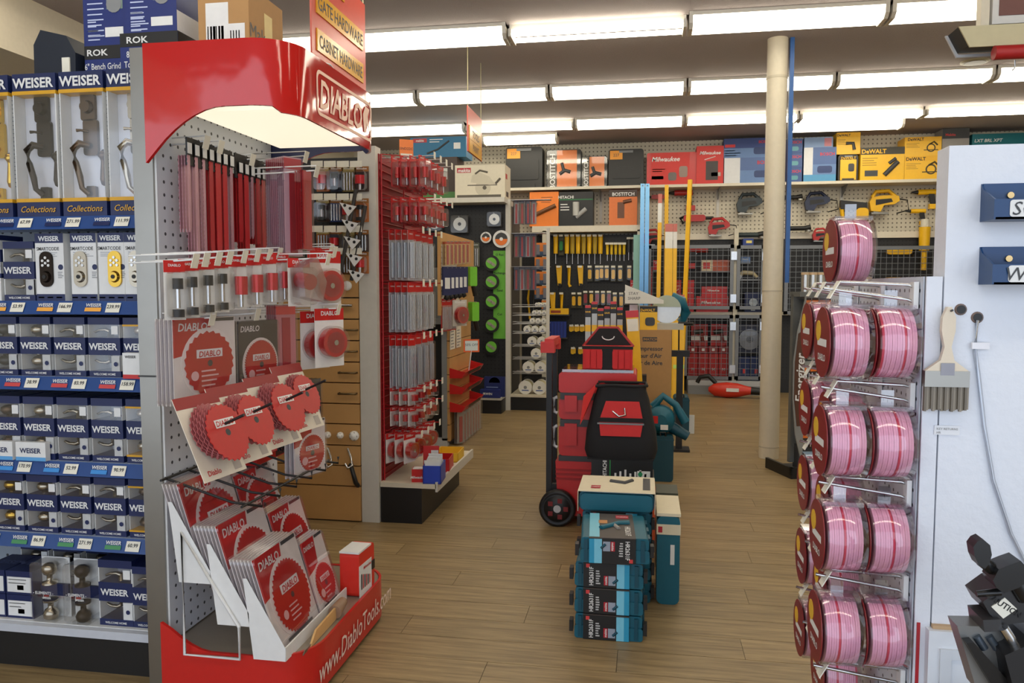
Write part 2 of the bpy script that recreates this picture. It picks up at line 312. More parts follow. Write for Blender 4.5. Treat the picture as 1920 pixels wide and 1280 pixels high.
def handleset(fin, loc, label, tall=.555, w=.19):
    d = .13; h = tall; x = w / 2; mb = MB(); m = FIN[fin]
    mb.box(-x, -d / 2, 0, x, d / 2, h * .11, NAVY).box(-x, -d / 2, h * .87, x, d / 2, h, NAVY).box(-x, d / 2 - .004, h * .11, x, d / 2, h * .87, WHITE)
    for s in (-1, 1): mb.box(s * x - (.005 if s > 0 else 0), -d / 2, h * .11, s * x + (0 if s > 0 else .005), d / 2, h * .87, WHITE)
    mb.box(-x - .001, -d / 2 - .002, h * .855, x + .001, d / 2, h * .88, GOLD).box(-x - .001, -d / 2 - .002, h * .105, x + .001, d / 2, h * .13, GOLD)
    mb.box(-x + .006, -.01, h * .11, x - .006, d / 2 - .005, h * .87, PALE)
    o = mb.build('handle_set_box', None, loc); tag(o, label, 'lock box', 'tall handle-set boxes on the top shelf')
    hb = MB(); hb.M = Matrix.Translation((-.005, -.012, 0))
    hb.prism(rrect(.062, .105, .012, 3, 0, h * .77), -.014, 0, m).cyl((-.0, -.014, h * .77), (0, -.032, h * .77), .026, m, .022)
    hb.prism(rrect(.062, .14, .012, 3, .008, h * .56), -.014, 0, m).tube([(0, -.012, h * .6), (-.02, -.03, h * .605), (-.035, -.034, h * .603)], [.006, .005, .007], m)
    hb.tube([(.005, -.016, h * .5), (-.02, -.04, h * .51), (-.042, -.046, h * .47), (-.036, -.044, h * .38), (-.022, -.04, h * .28), (-.018, -.036, h * .2), (-.002, -.018, h * .165)], [.012, .015, .014, .012, .012, .01, .012], m, 10)
    hb.prism(rrect(.04, .06, .006, 3, .005, h * .165), -.016, 0, m); hb.build('handle_set', o)
    lv = MB().lathe([(.001, 0), (.016, -.004), (.02, -.02), (.012, -.03), (.009, -.04), (.012, -.08), (.014, -.11), (.009, -.13), (.001, -.135)], m, 14, (.06, -.03, h * .46)); lv.cyl((.06, -.03, h * .44), (.072, .0, h * .44), .018, m); lv.build('lever', o)
    MB().add([(-x, -d / 2, h * .11), (x, -d / 2, h * .11), (x, -d / 2, h * .87), (-x, -d / 2, h * .87)], [(0, 1, 2, 3)], CLEAR).build('window', o)
    p = MB(); p.M = Matrix.Translation((0, -d / 2 - .002, 0)); p.text('WEISER', 0, h * .935, .052, WHITE, bold=.03); p.text('Collections', 0, h * .055, .034, GOLD, shear=.3, bold=.005)
    p.M = Matrix.Translation((x, 0, 0)) @ Matrix.Rotation(math.pi / 2, 4, 'Z'); lines(p, -.05, h * .83, .05, 22, C(150, 155, 165), .016, .003); p.rect(-.01, h * .66, .03, h * .76, DGREY); p.build('print', o)
for i, (x, f) in enumerate(((-1.955, 'nickel'), (-2.16, 'brown'), (-2.365, 'bronze'), (-2.575, 'brass'), (-2.785, 'nickel'))):
    handleset(f, (x, 2.83, 1.83), '%s handle-set in a tall navy-topped window box, %s from steel column' % ({'nickel': 'nickel', 'brown': 'brown', 'bronze': 'black-bronze', 'brass': 'brass'}[f], ORD[i]))
def smart(loc, fin, label, bg=WHITE, wdw=False, w=.137, h=.265):
    d = .12
    def art(p, w, h):
        p.rect(-w / 2, h * .86, w / 2, h, NAVY); p.text('WEISER', 0, h * .925, .027, WHITE, bold=.03); p.rect(-w / 2, 0, w / 2, h * .1, NAVY)
        p.text('SMARTCODE', -.006, h * .775, .019, DGREY, bold=.005, sx=.9); lines(p, -.045, h * .72, .045, 3, C(170, 172, 176), .007, .003)
        p.lathe([(.011, 0), (.011, -.0012)], NAVY, 14, (.048, 0, h * .5), 'y'); lines(p, .035, h * .43, .06, 4, GREY, .007, .003)
        for i in range(3): p.rect(-.055 + i * .04, h * .04, -.03 + i * .04, h * .06, C(140, 150, 190))
    o = carton('keypad_lock_box', label, 'lock box', loc, (w, d, h), bg, art, group='keypad lock boxes')
    k = MB(); k.M = Matrix.Translation((-.012 if not wdw else .018, -d / 2, h * .47)); m = FIN[fin]
    k.prism(rrect(.056, .14, .027, 6), -.008, 0, m, smooth=False)
    for (a, b) in ((0, .045), (-.013, .033), (.013, .033), (-.013, .015), (.013, .015), (0, .024)): k.cyl((a, -.008, b), (a, -.011, b), .0055, WHITE if fin == 'bronze' else CHROME, n=10)
    k.cyl((0, -.008, -.03), (0, -.018, -.03), .023, m, .018, 18).cyl((0, -.018, -.03), (0, -.02, -.03), .008, BLACK); k.build('keypad_lock', o); return o
for i, (x, f, wd) in enumerate(((-1.935, 'nickel', False), (-2.055, 'brass', True), (-2.175, 'nickel', False), (-2.325, 'bronze', False))):
    smart((x, 2.825, 1.5), f, '%s keypad deadbolt in a white navy-topped carton, %s from steel column' % ({'nickel': 'nickel', 'brass': 'brass', 'bronze': 'dark bronze'}[f], ORD[i]), wdw=wd, w=.126 if i not in (1, 2) else .112)
K = [('lever', 'nickel'), ('lever', 'nickel'), ('lever', 'nickel'), ('knob', 'nickel'), ('knob', 'bronze'), ('lever', 'brass')]
lockbox('lever', 'nickel', (-2.465, 2.825, 1.5), 'navy lever lock box left of the keypad cartons', None)
carton('white_carton', 'plain white carton lying below the clear pack by the keypad cartons', 'carton', (-2.62, 2.82, 1.5), (.15, .12, .09), WHITE)
lockbox('knob', 'nickel', (-2.62, 2.83, 1.592), 'clear lock pack stacked on the plain white carton', None, h=.17)
rowsp = [(1.2, .235, 'third shelf down', [('knob', 'nickel', 0), ('lever', 'nickel', 0), ('lever', 'nickel', 0), ('knob', 'nickel', 1)][::-1] + [('knob', 'black', 0), ('lever', 'bronze', 0)]),
         (.86, .255, 'fourth shelf down', [('knob', 'nickel', 1), ('lever', 'nickel', 0), ('lever', 'nickel', 0), ('knob', 'nickel', 0), ('knob', 'brown', 0), ('knob', 'brass', 0)]),
         (.56, .235, 'fifth shelf down', [('knob', 'brown', 1), ('lever', 'nickel', 0), ('lever', 'nickel', 0), ('knob', 'nickel', 0), ('knob', 'brass', 0), ('knob', 'black', 0)])]
for z, h, nm, lst in rowsp:
    for i, (k, f, gd) in enumerate(lst):
        x = -1.945 - i * .153
        o = lockbox(k, f, (x, 2.825, z), '%s %s in navy window box, %s, %s from steel column' % (f, k, nm, ORD[i]), 'lock boxes on the ' + nm, gold=bool(gd), h=h)
        dup(o, (x, 2.955, z), label='%s %s in navy window box, rear rank of the %s' % (f, k, nm), group='lock boxes in the rear rank, ' + nm)
carton('plug_box', 'small white box with red base and knob picture against the steel column', 'carton', (-1.93, 2.745, 1.2), (.13, .03, .1), WHITE, lambda p, w, h: (p.rect(-w / 2, 0, w / 2, h * .16, RED), p.text('WEISER', -.03, h * .85, .014, DGREY), p.cyl((.035, 0, .05), (.035, -.004, .05), .022, FIN['nickel'])))
for i, x in enumerate((-2.42, -2.57)):
    carton('display_tray', 'open white card tray on the fourth shelf down, %s from steel column' % ORD[i], 'tray', (x, 2.747, .86), (.135, .025, .075), WHITE, lambda p, w, h: (p.text('WEISER', 0, h * .55, .028, NAVY), p.rect(-w / 2, 0, w / 2, h * .2, C(90, 160, 215))))
# bottom shelf
lockbox('lever', 'nickel', (-2.09, 2.83, .19), 'navy lever lock box standing at the front of the bottom shelf', None, h=.27, w=.15)
lockbox('lever', 'nickel', (-1.945, 2.83, .19), 'lever lock box on the bottom shelf against the steel column', None, h=.25)
def elements(loc, fin, label):
    h = .25; o = MB().box(-.065, .0, 0, .065, .004, h, WHITE).box(-.065, -.012, h * .36, .065, .0, h * .56, NAVY).build('knob_blister', None, loc); tag(o, label, 'knob pack')
    hb = MB(); hb.M = Matrix.Translation((0, -.035, 0)); hw_pair(hb, h * .6, FIN[fin], True); hw_pair(hb, h * .34, FIN[fin], False); hb.build('knob', o)
    MB().prism(rrect(.125, h * .98, .02, 3, 0, h / 2), -.07, -.002, CLEAR).build('shell', o)
    p = MB(); p.M = Matrix.Translation((0, -.0725, 0)); p.text('- ELEMENTS -', 0, h * .5, .016, WHITE); p.text('WEISER', .015, h * .42, .012, WHITE); p.M = Matrix.Translation((0, -.001, 0)); p.rect(-.06, h * .3, -.035, h * .36, RED); p.build('print', o)
elements((-2.4, 2.82, .19), 'nickel', 'satin ball knob in a clear pack on the bottom shelf'); elements((-2.25, 2.82, .19), 'bronze', 'dark bronze ball knob in a clear pack on the bottom shelf')
for i in range(2):
    for j in range(2):
        carton('navy_lock_carton', 'long navy lock carton with a white end label, %s of the bottom shelf stack' % ('lower layer' if j == 0 else 'upper layer'), 'carton', (-2.66 + i * .13, 2.86, .19 + j * .1), (.125, .18, .098), NAVY, lambda p, w, h: (p.rect(-w * .45, h * .1, w * .45, h * .75, WHITE), p.rect(-.01, h * .2, .02, h * .4, DGREY), lines(p, -.05, h * .65, .04, 2, GREY, .015, .003)), group='navy cartons stacked on the bottom shelf', sides={'t': lambda p, w, h: p.text('WEISER', 0, 0, .05, C(90, 100, 140))})
for i in range(4):
    lockbox('knob', 'nickel', (-2.62 + i * .16, 3.02, .19), 'lock box at the back of the bottom shelf', 'lock boxes at the back of the bottom shelf', h=.25)
# boxes on top of the lock shelving
RB = C(28, 44, 110, .4)
def rok(loc, dims, t1, label, small=False):
    def art(p, w, h):
        if small: p.text('6" Bench Grinder', 0, h * .86, .036, WHITE, bold=.01, sx=.8); p.text("Touret d'etabli de 6\"", 0, h * .76, .034, WHITE, bold=.01, sx=.8); lines(p, -w * .4, h * .66, 0, 9, C(190, 200, 230), .022, .005); p.lathe([(.035, -.002), (.035, 0)], GREY, 14, (w * .22, 0, h * .5), 'y'); p.rect(w * .05, h * .44, w * .42, h * .56, C(120, 140, 130)); p.rect(0, h * .1, w * .42, h * .22, WHITE); lines(p, -w * .4, h * .3, -w * .1, 5, C(190, 200, 230), .018, .005)
        else: p.rect(-w / 2, h - .055, w / 2, h, BLACK); p.text('ROK', -w * .2, h - .028, .036, WHITE, bold=.02, sx=1.3); p.text(t1 + ' Bench Grinder', -w * .02, h - .085, .036, WHITE, bold=.01, sx=.75); p.text("Touret d'etabli de " + t1, 0, h - .125, .036, WHITE, bold=.01, sx=.75)
    return carton('grinder_box', label, 'carton', loc, dims, RB, art, sides={'r': lambda p, w, h: p.rect(-w / 2, h * .0, w / 2, h * .3, WHITE) if small else p.rect(-w / 2, h - .055, w / 2, h, BLACK)})
rok((-2.235, 3.17, 2.13), (.2, .3, aty(180, 86, 3.02).z - 2.13), '6"', 'small blue bench grinder carton with black band, under the tall one')
rok((-2.235, 3.17, aty(180, 86, 3.02).z), (.2, .3, .33), '6"', 'blue bench grinder carton with grinder picture, stacked by the black case', True)
rok((-2.01, 3.13, 2.13), (.26, .3, aty(280, 60, 2.98).z - 2.13), '8"', 'wide blue bench grinder carton with black band beside the red canopy')
rok((-2.01, 3.14, aty(280, 60, 2.98).z), (.23, .28, .3), '6"', 'blue bench grinder carton with open flap atop the wide one', True)
o = thing('tool_case', 'dark navy plastic tool case with red latch on top of the lock shelving', 'tool case', (-2.455, 3.12, 2.13))
o.scale = (1, 1, 2.0)
MB().prism([(-.1, 0), (.09, 0), (.1, .2), (.06, .235), (-.06, .25), (-.095, .22)], -.13, .13, C(22, 30, 44, .45)).build('body', o); MB().box(-.02, -.14, .02, .05, -.13, .1, RED).build('latch', o); MB().box(.04, -.136, .13, .075, -.13, .19, TAGW).build('label_plate', o)
def amz(p, w, h):
    p.M = p.M @ Matrix.Translation((0, 0, .09)); p.rect(-w * .35, .02, w * .1, h * .55, WHITE); p.rect(w * .1, .02, w * .42, h * .3, WHITE); [p.rect(-w * .32 + i * .012, .04, -w * .32 + i * .012 + .005 + .003 * (i % 3), h * .28, BLACK) for i in range(int(w * .35 / .012))]; [p.rect(w * .13 + i * .012, .04, w * .13 + i * .012 + .005, h * .22, BLACK) for i in range(int(w * .26 / .012))]
carton('cardboard_box', 'tall brown cardboard box with barcode labels behind the red canopy', 'carton', (-1.69, 3.15, 2.42), (.22, .3, .34), CARD, amz, sides={'r': lambda p, w, h: (p.rect(-.02, 0, .05, h * .8, C(214, 190, 120)), p.text('Mak', -.08, h * .5, .08, DGREY, bold=0))})
carton('cardboard_box', 'low brown cardboard box beside the grinder cartons', 'carton', (-2.06, 3.43, 2.13), (.2, .2, .55), CARD)

# ================================================================ saw-blade end display
E = thing('saw_blade_display', 'red curved saw blade end display with white pegboard and lit canopy', 'display stand', (-1.8, 3.1, 0))
X0, X1, Y0, Y1 = .03, .57, -.5, .47        # local plan of canopy and base
MB().box(-.06, -.46, 0, .02, .46, 2.42, STEEL).build('steel_column', E)
MB().box(-.06, -.47, 1.22, .022, -.458, 1.225, DGREY).build('joint', E)
MB().box(.02, -.45, .2, .028, .45, 2.3, WHITE).add([(.0285, -.45, .2), (.0285, .45, .2), (.0285, .45, 2.3), (.0285, -.45, 2.3)], [(0, 1, 2, 3)], PEGW).build('pegboard', E, uv='yz')
def plan(r=.16, n=8):
    pts = [(X0 - .01 + i * (X1 - r - X0 + .01) / 10, Y0) for i in range(10)]
    pts += [(X1 - r + r * math.sin(a), Y0 + r - r * math.cos(a)) for a in [math.pi / 2 * i / n for i in range(n + 1)]]
    pts += [(X1, Y0 + r + i * (Y1 - Y0 - 2 * r) / 8) for i in range(1, 8)]
    pts += [(X1 - r + r * math.cos(a), Y1 - r + r * math.sin(a)) for a in [math.pi / 2 * i / n for i in range(n + 1)]]
    pts += [(X1 - r - i * (X1 - r - X0 + .01) / 10, Y1) for i in range(1, 11)]
    return pts
def band(zt, zb, mo, mi, name, parent, th=.012, r=.16):
    P_ = plan(r); mb = MB(); n = len(P_); cx, cy = .2, 0; vo = []; vi = []
    for (x, y) in P_:
        b, t = zb(x), zt(x); d = Vector((x - cx, y - cy)).normalized() * th
        vo += [(x, y, b), (x, y, t)]; vi += [(x - d.x, y - d.y, b), (x - d.x, y - d.y, t)]
    mb.add(vo, [(2 * i, 2 * i + 2, 2 * i + 3, 2 * i + 1) for i in range(n - 1)], mo, True); mb.add(vi, [(2 * i, 2 * i + 1, 2 * i + 3, 2 * i + 2) for i in range(n - 1)], mi, True)
    mb.add(vo + vi, [(2 * i, 2 * n + 2 * i, 2 * n + 2 * i + 2, 2 * i + 2) for i in range(n - 1)] + [(2 * i + 1, 2 * i + 3, 2 * n + 2 * i + 3, 2 * n + 2 * i + 1) for i in range(n - 1)], mo)
    return mb.build(name, parent)
def arch(x): t = min(1, max(0, (x - X0) / .3)); return 2.0 + .19 * math.sin(t * math.pi / 2) ** .8 - (.02 if x > .5 else 0)
ACR = C(198, 30, 24, .07, 0, .04, 3., .35, 0, .6)
band(lambda x: 2.42, arch, ACR, C(46, 52, 92, .4), 'canopy', E)
MB().prism([(p[0] * .985, p[1] * .985) for p in plan()], 2.41, 2.418, C(120, 30, 26), 'xy').build('canopy_top', E)
MB().box(.1, -.36, 2.205, .5, .4, 2.24, emis('canopy_lamp', (1, .9, .68), .55)).build('lamp', E)
MB().box(.06, -.42, 2.24, .54, .43, 2.27, C(214, 206, 186)).build('lamp_tray', E)
lg = MB(); lg.M = Matrix.Translation((X1 + .002, .04, 2.29)) @ Matrix.Rotation(math.pi / 2, 4, 'Z'); LC = C(246, 196, 170, .4)
out = rrect(.6, .17, .03, 4); inn = rrect(.575, .145, .025, 4)
lg.add([(a, 0, b) for a, b in out] + [(a, 0, b) for a, b in inn], [(i, (i + 1) % 20, 20 + (i + 1) % 20, 20 + i) for i in range(20)], LC)
lg.text('DIABLO', -.05, 0, .15, LC, -.001, .02, .15, sx=.85); lg.add([(.2, -.001, -.055), (.23, -.001, -.055), (.235, -.001, -.01), (.265, -.001, -.05), (.25, -.001, .02), (.27, -.001, .055), (.22, -.001, .06), (.19, -.001, .02)], [tuple(range(8))], LC); lg.build('lettering', E)
def dipz(x): t = min(1, max(0, (x - X0) / .2)); return .3 - .1 * math.sin(t * math.pi / 2)
X1 = .6
band(dipz, lambda x: .02, C(196, 34, 28, .3), RED, 'skirt', E, r=.18)
MB().prism([(p[0] * .98, p[1] * .985) for p in plan(.18)], .17, .195, C(150, 140, 126, .3, .3), 'xy').build('deck', E)
lg = MB(); lg.M = Matrix.Translation((X1 + .003, 0, .1)) @ Matrix.Rotation(math.pi / 2, 4, 'Z'); lg.text('www.DiabloTools.com', 0.02, 0, .115, C(236, 214, 205), bold=.005, shear=.15, sx=.79); lg.build('lettering', E)
# --- a blade pack: card, blade with teeth, shell
def blade_poly(r, teeth):
    return [((r if i % 2 else r * .93) * math.cos(2 * math.pi * (i - (.35 if i % 2 else 0)) / (2 * teeth)), (r if i % 2 else r * .93) * math.sin(2 * math.pi * (i - (.35 if i % 2 else 0)) / (2 * teeth))) for i in range(2 * teeth)]
BRED = C(190, 30, 34, .35); BLADE = C(188, 34, 32, .4)
def blade_pack(w, h, teeth, dark=False):   # clamshell about 13 mm thick
    o = MB().box(-w / 2, .0, 0, w / 2, .003, h, C(226, 220, 214, .5) if not dark else C(50, 48, 50)).build('blade_pack')
    r = w * .40; zc = r + h * .07
    b = MB(); b.M = Matrix.Translation((w * .05, 0, zc)); b.cyl((0, -.0012, 0), (0, 0, 0), r * 1.1, C(232, 226, 220), n=32); b.prism(blade_poly(r, teeth), -.006, -.002, BLADE); b.cyl((0, -.0065, 0), (0, -.006, 0), .012, DGREY); b.build('blade', o)
    MB().prism(rrect(w * 1.02, h * 1.01, .02, 3, 0, h / 2), -.009, .004, CLEARV).build('shell', o)
    p = MB(); p.M = Matrix.Translation((0, -.0005, 0)); p.add([(-w / 2, 0, h), (-w / 2, 0, h * .55), (0, 0, h * .62), (w * .12, 0, h)], [(0, 1, 2, 3)], BRED if not dark else DGREY)
    p.text('DIABLO', -w * .2, h * .9, w * .13, WHITE, shear=.15); p.rect(w * .14, h * .955, w * .48, h * .995, DGREY); p.M = Matrix.Translation((0, -.0072, 0))
    p.rect(-w * .17, zc + r * .18, w * .25, zc + r * .44, WHITE); p.text('DIABLO', w * .04, zc + r * .3, w * .1, BRED, shear=.15); lines(p, -w * .1, zc - r * .2, w * .22, 4, C(224, 180, 178), .018, .006)
    p.lathe([(.018, -.001), (.018, 0)], C(224, 180, 178), 12, (-w * .2, 0, zc - r * .35), 'y'); p.rect(-w * .3, h * .07, w * .3, h * .1, DGREY); p.build('print', o)
    return o
def stack(proto, base, n, step, rot, label, group):
    for i in range(n):
        loc = Vector(base) - Vector(step) * i
        if i == 0: o = proto; o.location = loc; o.rotation_euler = rot; tag(o, 'foremost ' + label, 'saw blade pack', group)
        else: dup(o, loc, rot, label, group, skip=('print', 'blade'))
rk = thing('blade_rack', 'white three-tier wire and sheet rack on the display deck', 'rack', (-1.43, 2.95, .195))
tiers = [(.12, .0, .23), (-.02, .12, .34), (-.17, .27, .34)]
for (x, z, w_) in tiers: MB().box(x - .09, -.36, z, x + .035, w_, z + .008, WHITE).box(x + .03, -.36, z, x + .036, w_, z + .05, WHITE).add([(x - .09, -.362, z), (x + .035, -.362, z), (x + .035, -.362, z + .05), (x - .11, -.362, z + .3), (x - .125, -.362, z + .3)], [(0, 1, 2, 3, 4)], WHITE).build('tier', rk)
for y in (-.37, .35): MB().tube([(-.02, y, .12), (-.02, y, 0), (-.24, y, 0), (-.24, y, .46), (-.02, y, .12)], .006, WHITE).build('wire_leg', rk)
PACK = [(('front tier', 0), -.175, 7, .35), (('front tier', 0), .115, 4, .21), (('middle tier', 1), .165, 5, .3), (('middle tier', 1), -.175, 7, .35), (('back tier', 2), .165, 6, .3), (('back tier', 2), -.175, 5, .35)]
cols = ['nearest the steel column', 'farther from steel column']
for k, ((tn, ti), y, n, pw) in enumerate(PACK):
    x, z, _w = tiers[ti]; lean = math.radians(-17)
    pk = blade_pack(pw, .37 if pw > .32 else .31, 40); ci = 0 if y < 0 else 1
    stack(pk, (-1.43 + x + .012, 2.95 + y, .203 + z), n, (.0145, 0, 0), (lean, 0, math.pi / 2), 'red blade in clear pack, %s of white rack, stack %s' % (tn, cols[ci]), 'blade packs, %s %s' % (tn, cols[ci]))
# hanging packs on the pegboard: rotation faces +X
RX = math.pi / 2
def hook(x0, y, z, L, m=WIRE, name='hook', parent=None, tagc=TAGW, up=.01):
    mb = MB().tube([(x0, y, z), (x0 + L * .5, y, z + up * .3), (x0 + L, y, z + up)], .0035, m); mb.tube([(x0, y, z + .025), (x0 + L + .01, y, z + .03)], .0028, m)
    o = mb.build(name, parent)
    mb = MB(); mb.M = Matrix.Translation((x0 + L + .012, y, z + .01)) @ Matrix.Rotation(math.radians(15), 4, 'Y'); mb.box(-.001, -.02, -.03, .001, .02, .02, tagc); mb.build('price_tag', o); return o
def hooks(lst, xw=-1.77):
    for (y, z, L) in lst: hook(.03, y - 3.1, z, L, WHITE, 'hook', E)
bp = blade_pack(.3, .31, 24); stack(bp, atx(388, 752, -1.6), 5, (.016, 0, 0), (0, 0, RX - .25), 'red 24-tooth blade in a clear pack hung at the steel column', 'big blade packs hung at the steel column')
q = atx(388, 752, -1.6); hooks([(q.y, q.z + .3, .19)])
bp = blade_pack(.25, .3, 60, True); stack(bp, atx(486, 738, -1.56), 4, (.016, 0, 0), (0, 0, RX - .2), 'red blade on a dark card hung between the big packs and red saw strips', 'dark carded blade packs')
q = atx(486, 738, -1.56); hooks([(q.y, q.z + .32, .2)])
# reciprocating blade cards: black header strips with white cards and red blades
for i in range(2):
    y0, y1 = ((2.66, 2.98), (3.0, 3.34))[i]
    MB().box(.14, y0 - 3.1, 2.0, .146, y1 - 3.1, 2.1, BLACK).build('header_strip', E)
def recip(y, z, L, n, label, col, w=.03):
    o = MB().box(-.016, -.001, -.05, .016, .001, 0, BLACK).box(-.014, -.002, -.045, .014, -.001, -.006, WHITE).build('blade_card', None, (-1.648, y, z), (0, 0, RX)); tag(o, label, 'saw blade', 'reciprocating blades under the canopy')
    b = MB()
    for i in range(n):
        yy = .012 * i; zz = -.05
        pts = [(-w / 2, zz), (w / 2, zz), (w / 2, zz - L + .02), (w / 2 - .01, zz - L), (-w / 2, zz - L)]
        b.prism(pts, yy + .003, yy + .0045, col)
        for j in range(int(L / .016)): b.add([(-w / 2, yy + .004, zz - j * .016), (-w / 2 - .005, yy + .004, zz - j * .016 - .01), (-w / 2, yy + .004, zz - j * .016 - .012)], [(0, 1, 2)], col)
    b.build('blade', o)
RC = [C(176, 30, 36, .4), C(190, 40, 44, .4), C(150, 40, 60, .4)]
for i in range(13):
    y = 2.665 + i * .05 + (.02 if i > 6 else 0); L = [.28, .38, .44, .5, .36, .44, .36, .28, .48, .26, .28, .3, .3][i]
    recip(y, 2.085 if i < 7 else 2.07, L, 4, 'red reciprocating saw blade on a white-carded hook, %s from the steel column' % ORD[i], [RC[0], RC[1], C(196, 150, 160, .35, .4)][(0, 0, 1, 0, 1, 1, 2, 0, 1, 2, 0, 1, 2)[i] if i > 2 else 2], (.016, .018, .016, .026, .036, .03, .018, .03, .034, .018, .03, .03, .016)[i])
hooks([(2.75, 2.09, .13), (2.85, 2.09, .13), (3.1, 2.08, .13), (3.25, 2.08, .13)])
def thin_pack(loc, n, w, h, label, group, rz=RX, tip=C(190, 60, 70), d=.014, name='blade_sleeve', cat='saw blade pack', colr=C(206, 170, 176, .4), hk=0):
    b = MB().box(-w / 2, 0, -h, w / 2, .002, 0, colr).box(-w / 2, -.001, -h * .12, w / 2, .0, -.005, tip).box(-w * .2, -.004, -h * .97, w * .2, 0, -h * .16, C(168, 40, 50)); o = b.build(name, None, loc, (0, 0, rz)); tag(o, label, cat, group)
    MB().box(-w / 2 - .003, -d * .7, -h - .004, w / 2 + .003, .004, .0, CLEARV).build('shell', o)
    if hk: MB().cyl((0, hk, -.006), (0, -.02, -.004), .004, WIRE, n=5).build('hook', o)
    for i in range(1, n): dup(o, Vector(loc) + Vector((-math.sin(rz) * d * i, math.cos(rz) * d * i, 0)), (0, 0, rz), label, group)
q = atx(548, 295, -1.5)
thin_pack(q, 10, .09, .42, 'clear sleeve of red saw blades hung under the canopy lamp', 'clear blade sleeves under the canopy lamp', RX - .5); hook(.03, q.y - 3.1 + .05, q.z + .003, .3, WIRE, 'hook', E)
q = atx(575, 320, -1.42); thin_pack(q, 4, .05, .33, 'long narrow red blade sleeve beside the clear sleeves', 'long narrow red sleeves', RX - .4, colr=RC[0])
# hole-saw and arbor blisters
def blister(loc, w, h, kind, label, group, rz=RX, name='hole_saw_pack', cat='blister pack', cardc=None, top=RED, ys=1., hk=0):
    o = MB().box(-w / 2, 0, -h, w / 2, .002, 0, cardc or C(226, 222, 216)).box(-w / 2, -.001, -h * .2, w / 2, 0, 0, top).build(name, None, loc, (0, 0, rz)); tag(o, label, cat, group)
    b = MB(); m = C(196, 40, 44, .25, .3); b.M = Matrix.Diagonal((1, ys, 1, 1))
    if kind == 'arbor': b.cyl((0, -.03, -h * .3), (0, -.03, -h * .48), w * .24, BLACK).cyl((0, -.03, -h * .48), (0, -.03, -h * .8), w * .1, CHROME).cyl((0, -.03, -h * .82), (0, -.03, -h * .95), w * .27, BLACK)
    elif kind == 'cup': b.cyl((0, -.035, -h * .38), (0, -.035, -h * .72), w * .33, m).cyl((0, -.035, -h * .72), (0, -.035, -h * .95), w * .1, CHROME)
    elif kind == 'big': b.cyl((0, -.005, -h * .58), (0, -.075, -h * .58), w * .4, m, n=24).cyl((0, -.075, -h * .58), (0, -.077, -h * .58), w * .3, C(150, 30, 34), n=24).cyl((0, -.077, -h * .58), (0, -.082, -h * .58), .012, CHROME)
    elif kind == 'bits':
        for i in range(4): b.cyl((-w * .3 + i * w * .2, -.012, -h * .25), (-w * .3 + i * w * .2, -.012, -h * .95), w * .06, CHROME, n=8)
    elif kind == 'bag': b.cyl((-.01, -.02, -h * .45), (-.01, -.09, -h * .5), w * .3, m, n=24); b.prism([(-w * .5, -h * .2), (w * .2, 0), (w * .6, -h * .5), (w * .4, -h * .9), (-w * .4, -h * .8)], -.1, -.015, clear('bag_film', (.95, .86, .84), .22, .25))
    b.build('tool', o)
    if kind == 'big': MB().cyl((0, -.002, -h * .58), (0, -.085 * ys, -h * .58), w * .46, CLEAR, n=24).build('shell', o)
    else: MB().prism(rrect(w * .86, h * .78, w * .2, 3, 0, -h * .58), -.065 * ys if kind != 'bits' else -.025, -.002, CLEAR).build('shell', o)
    if hk: MB().cyl((0, hk, -.008), (0, -.02, -.004), .004, WIRE, n=5).build('hook', o)
    p = MB(); p.text('DIABLO' if top is RED else 'Milwaukee', 0, -h * .08, w * .17, WHITE, -.002); p.build('print', o); return o
XB = -1.6
for i, (px, k) in enumerate(((318, 'arbor'), (345, 'arbor'), (375, 'arbor'), (402, 'arbor'), (436, 'cup'), (466, 'cup'), (494, 'cup'), (518, 'cup'))):
    q = atx(px + 8, 488 - i * 2.0, XB + i * .012)
    blister(q, .075, .205, k, '%s in a clear pack on the upper rail, %s from steel column' % ('black arbor' if k == 'arbor' else 'red hole saw', ORD[i]), 'hole saw packs on the upper rail', RX - .55, ys=.8)
    hooks([(q.y, q.z - .008, .24)])
blister(atx(560, 484, -1.43), .11, .2, 'bag', 'large hole saw in a crinkled plastic bag on the upper rail', None, RX - .5)
for i, (px, py) in enumerate(((604, 465), (610, 470))): blister(atx(px, py, -1.42 - .08 * (1 - i)), .17, .27, 'big', 'large red hole saw in a round clear dome, upper pair, %s from the pegboard' % ORD[i], 'large domed hole saws', RX - .5, ys=.6)
for i, (px, py) in enumerate(((590, 583), (617, 578))): blister(atx(px, py, -1.47 + .08 * i), .16, .26, 'big', 'large red hole saw in a round clear dome, lower pair, %s from the pegboard' % ORD[i], 'large domed hole saws', RX - .5, ys=.6)
for px, py, X in ((604, 465, -1.5), (610, 470, -1.42), (590, 583, -1.47), (617, 578, -1.39), (560, 484, -1.43), (575, 320, -1.42)): q = atx(px, py, X); hooks([(q.y, q.z - .01, X + 1.77 + (.12 if px == 560 else .035))])
q = atx(535, 572, -1.52); thin_pack(q, 5, .1, .33, 'red saw strip pack with yellow price sticker between blades and domes', 'red strip packs beside the dark carded blades', RX - .5, tip=C(214, 60, 54), d=.016, colr=C(196, 120, 124)); hooks([(q.y, q.z + .005, .22)])
q = atx(571, 838, -1.5); bp = blade_pack(.23, .3, 50, True); stack(bp, q, 3, (.02, 0, 0), (0, 0, RX - .3), 'red blade in a clear pack hung behind the tilted blade rack', 'blade packs behind the tilted rack'); hooks([(q.y, q.z + .31, .24)])
q = atx(582, 890, -1.44); bp = blade_pack(.2, .24, 40); stack(bp, q, 3, (.02, 0, 0), (0, 0, RX - .3), 'red blade with yellow flash on its pack above the lower red bins', 'blade packs above the red bins')
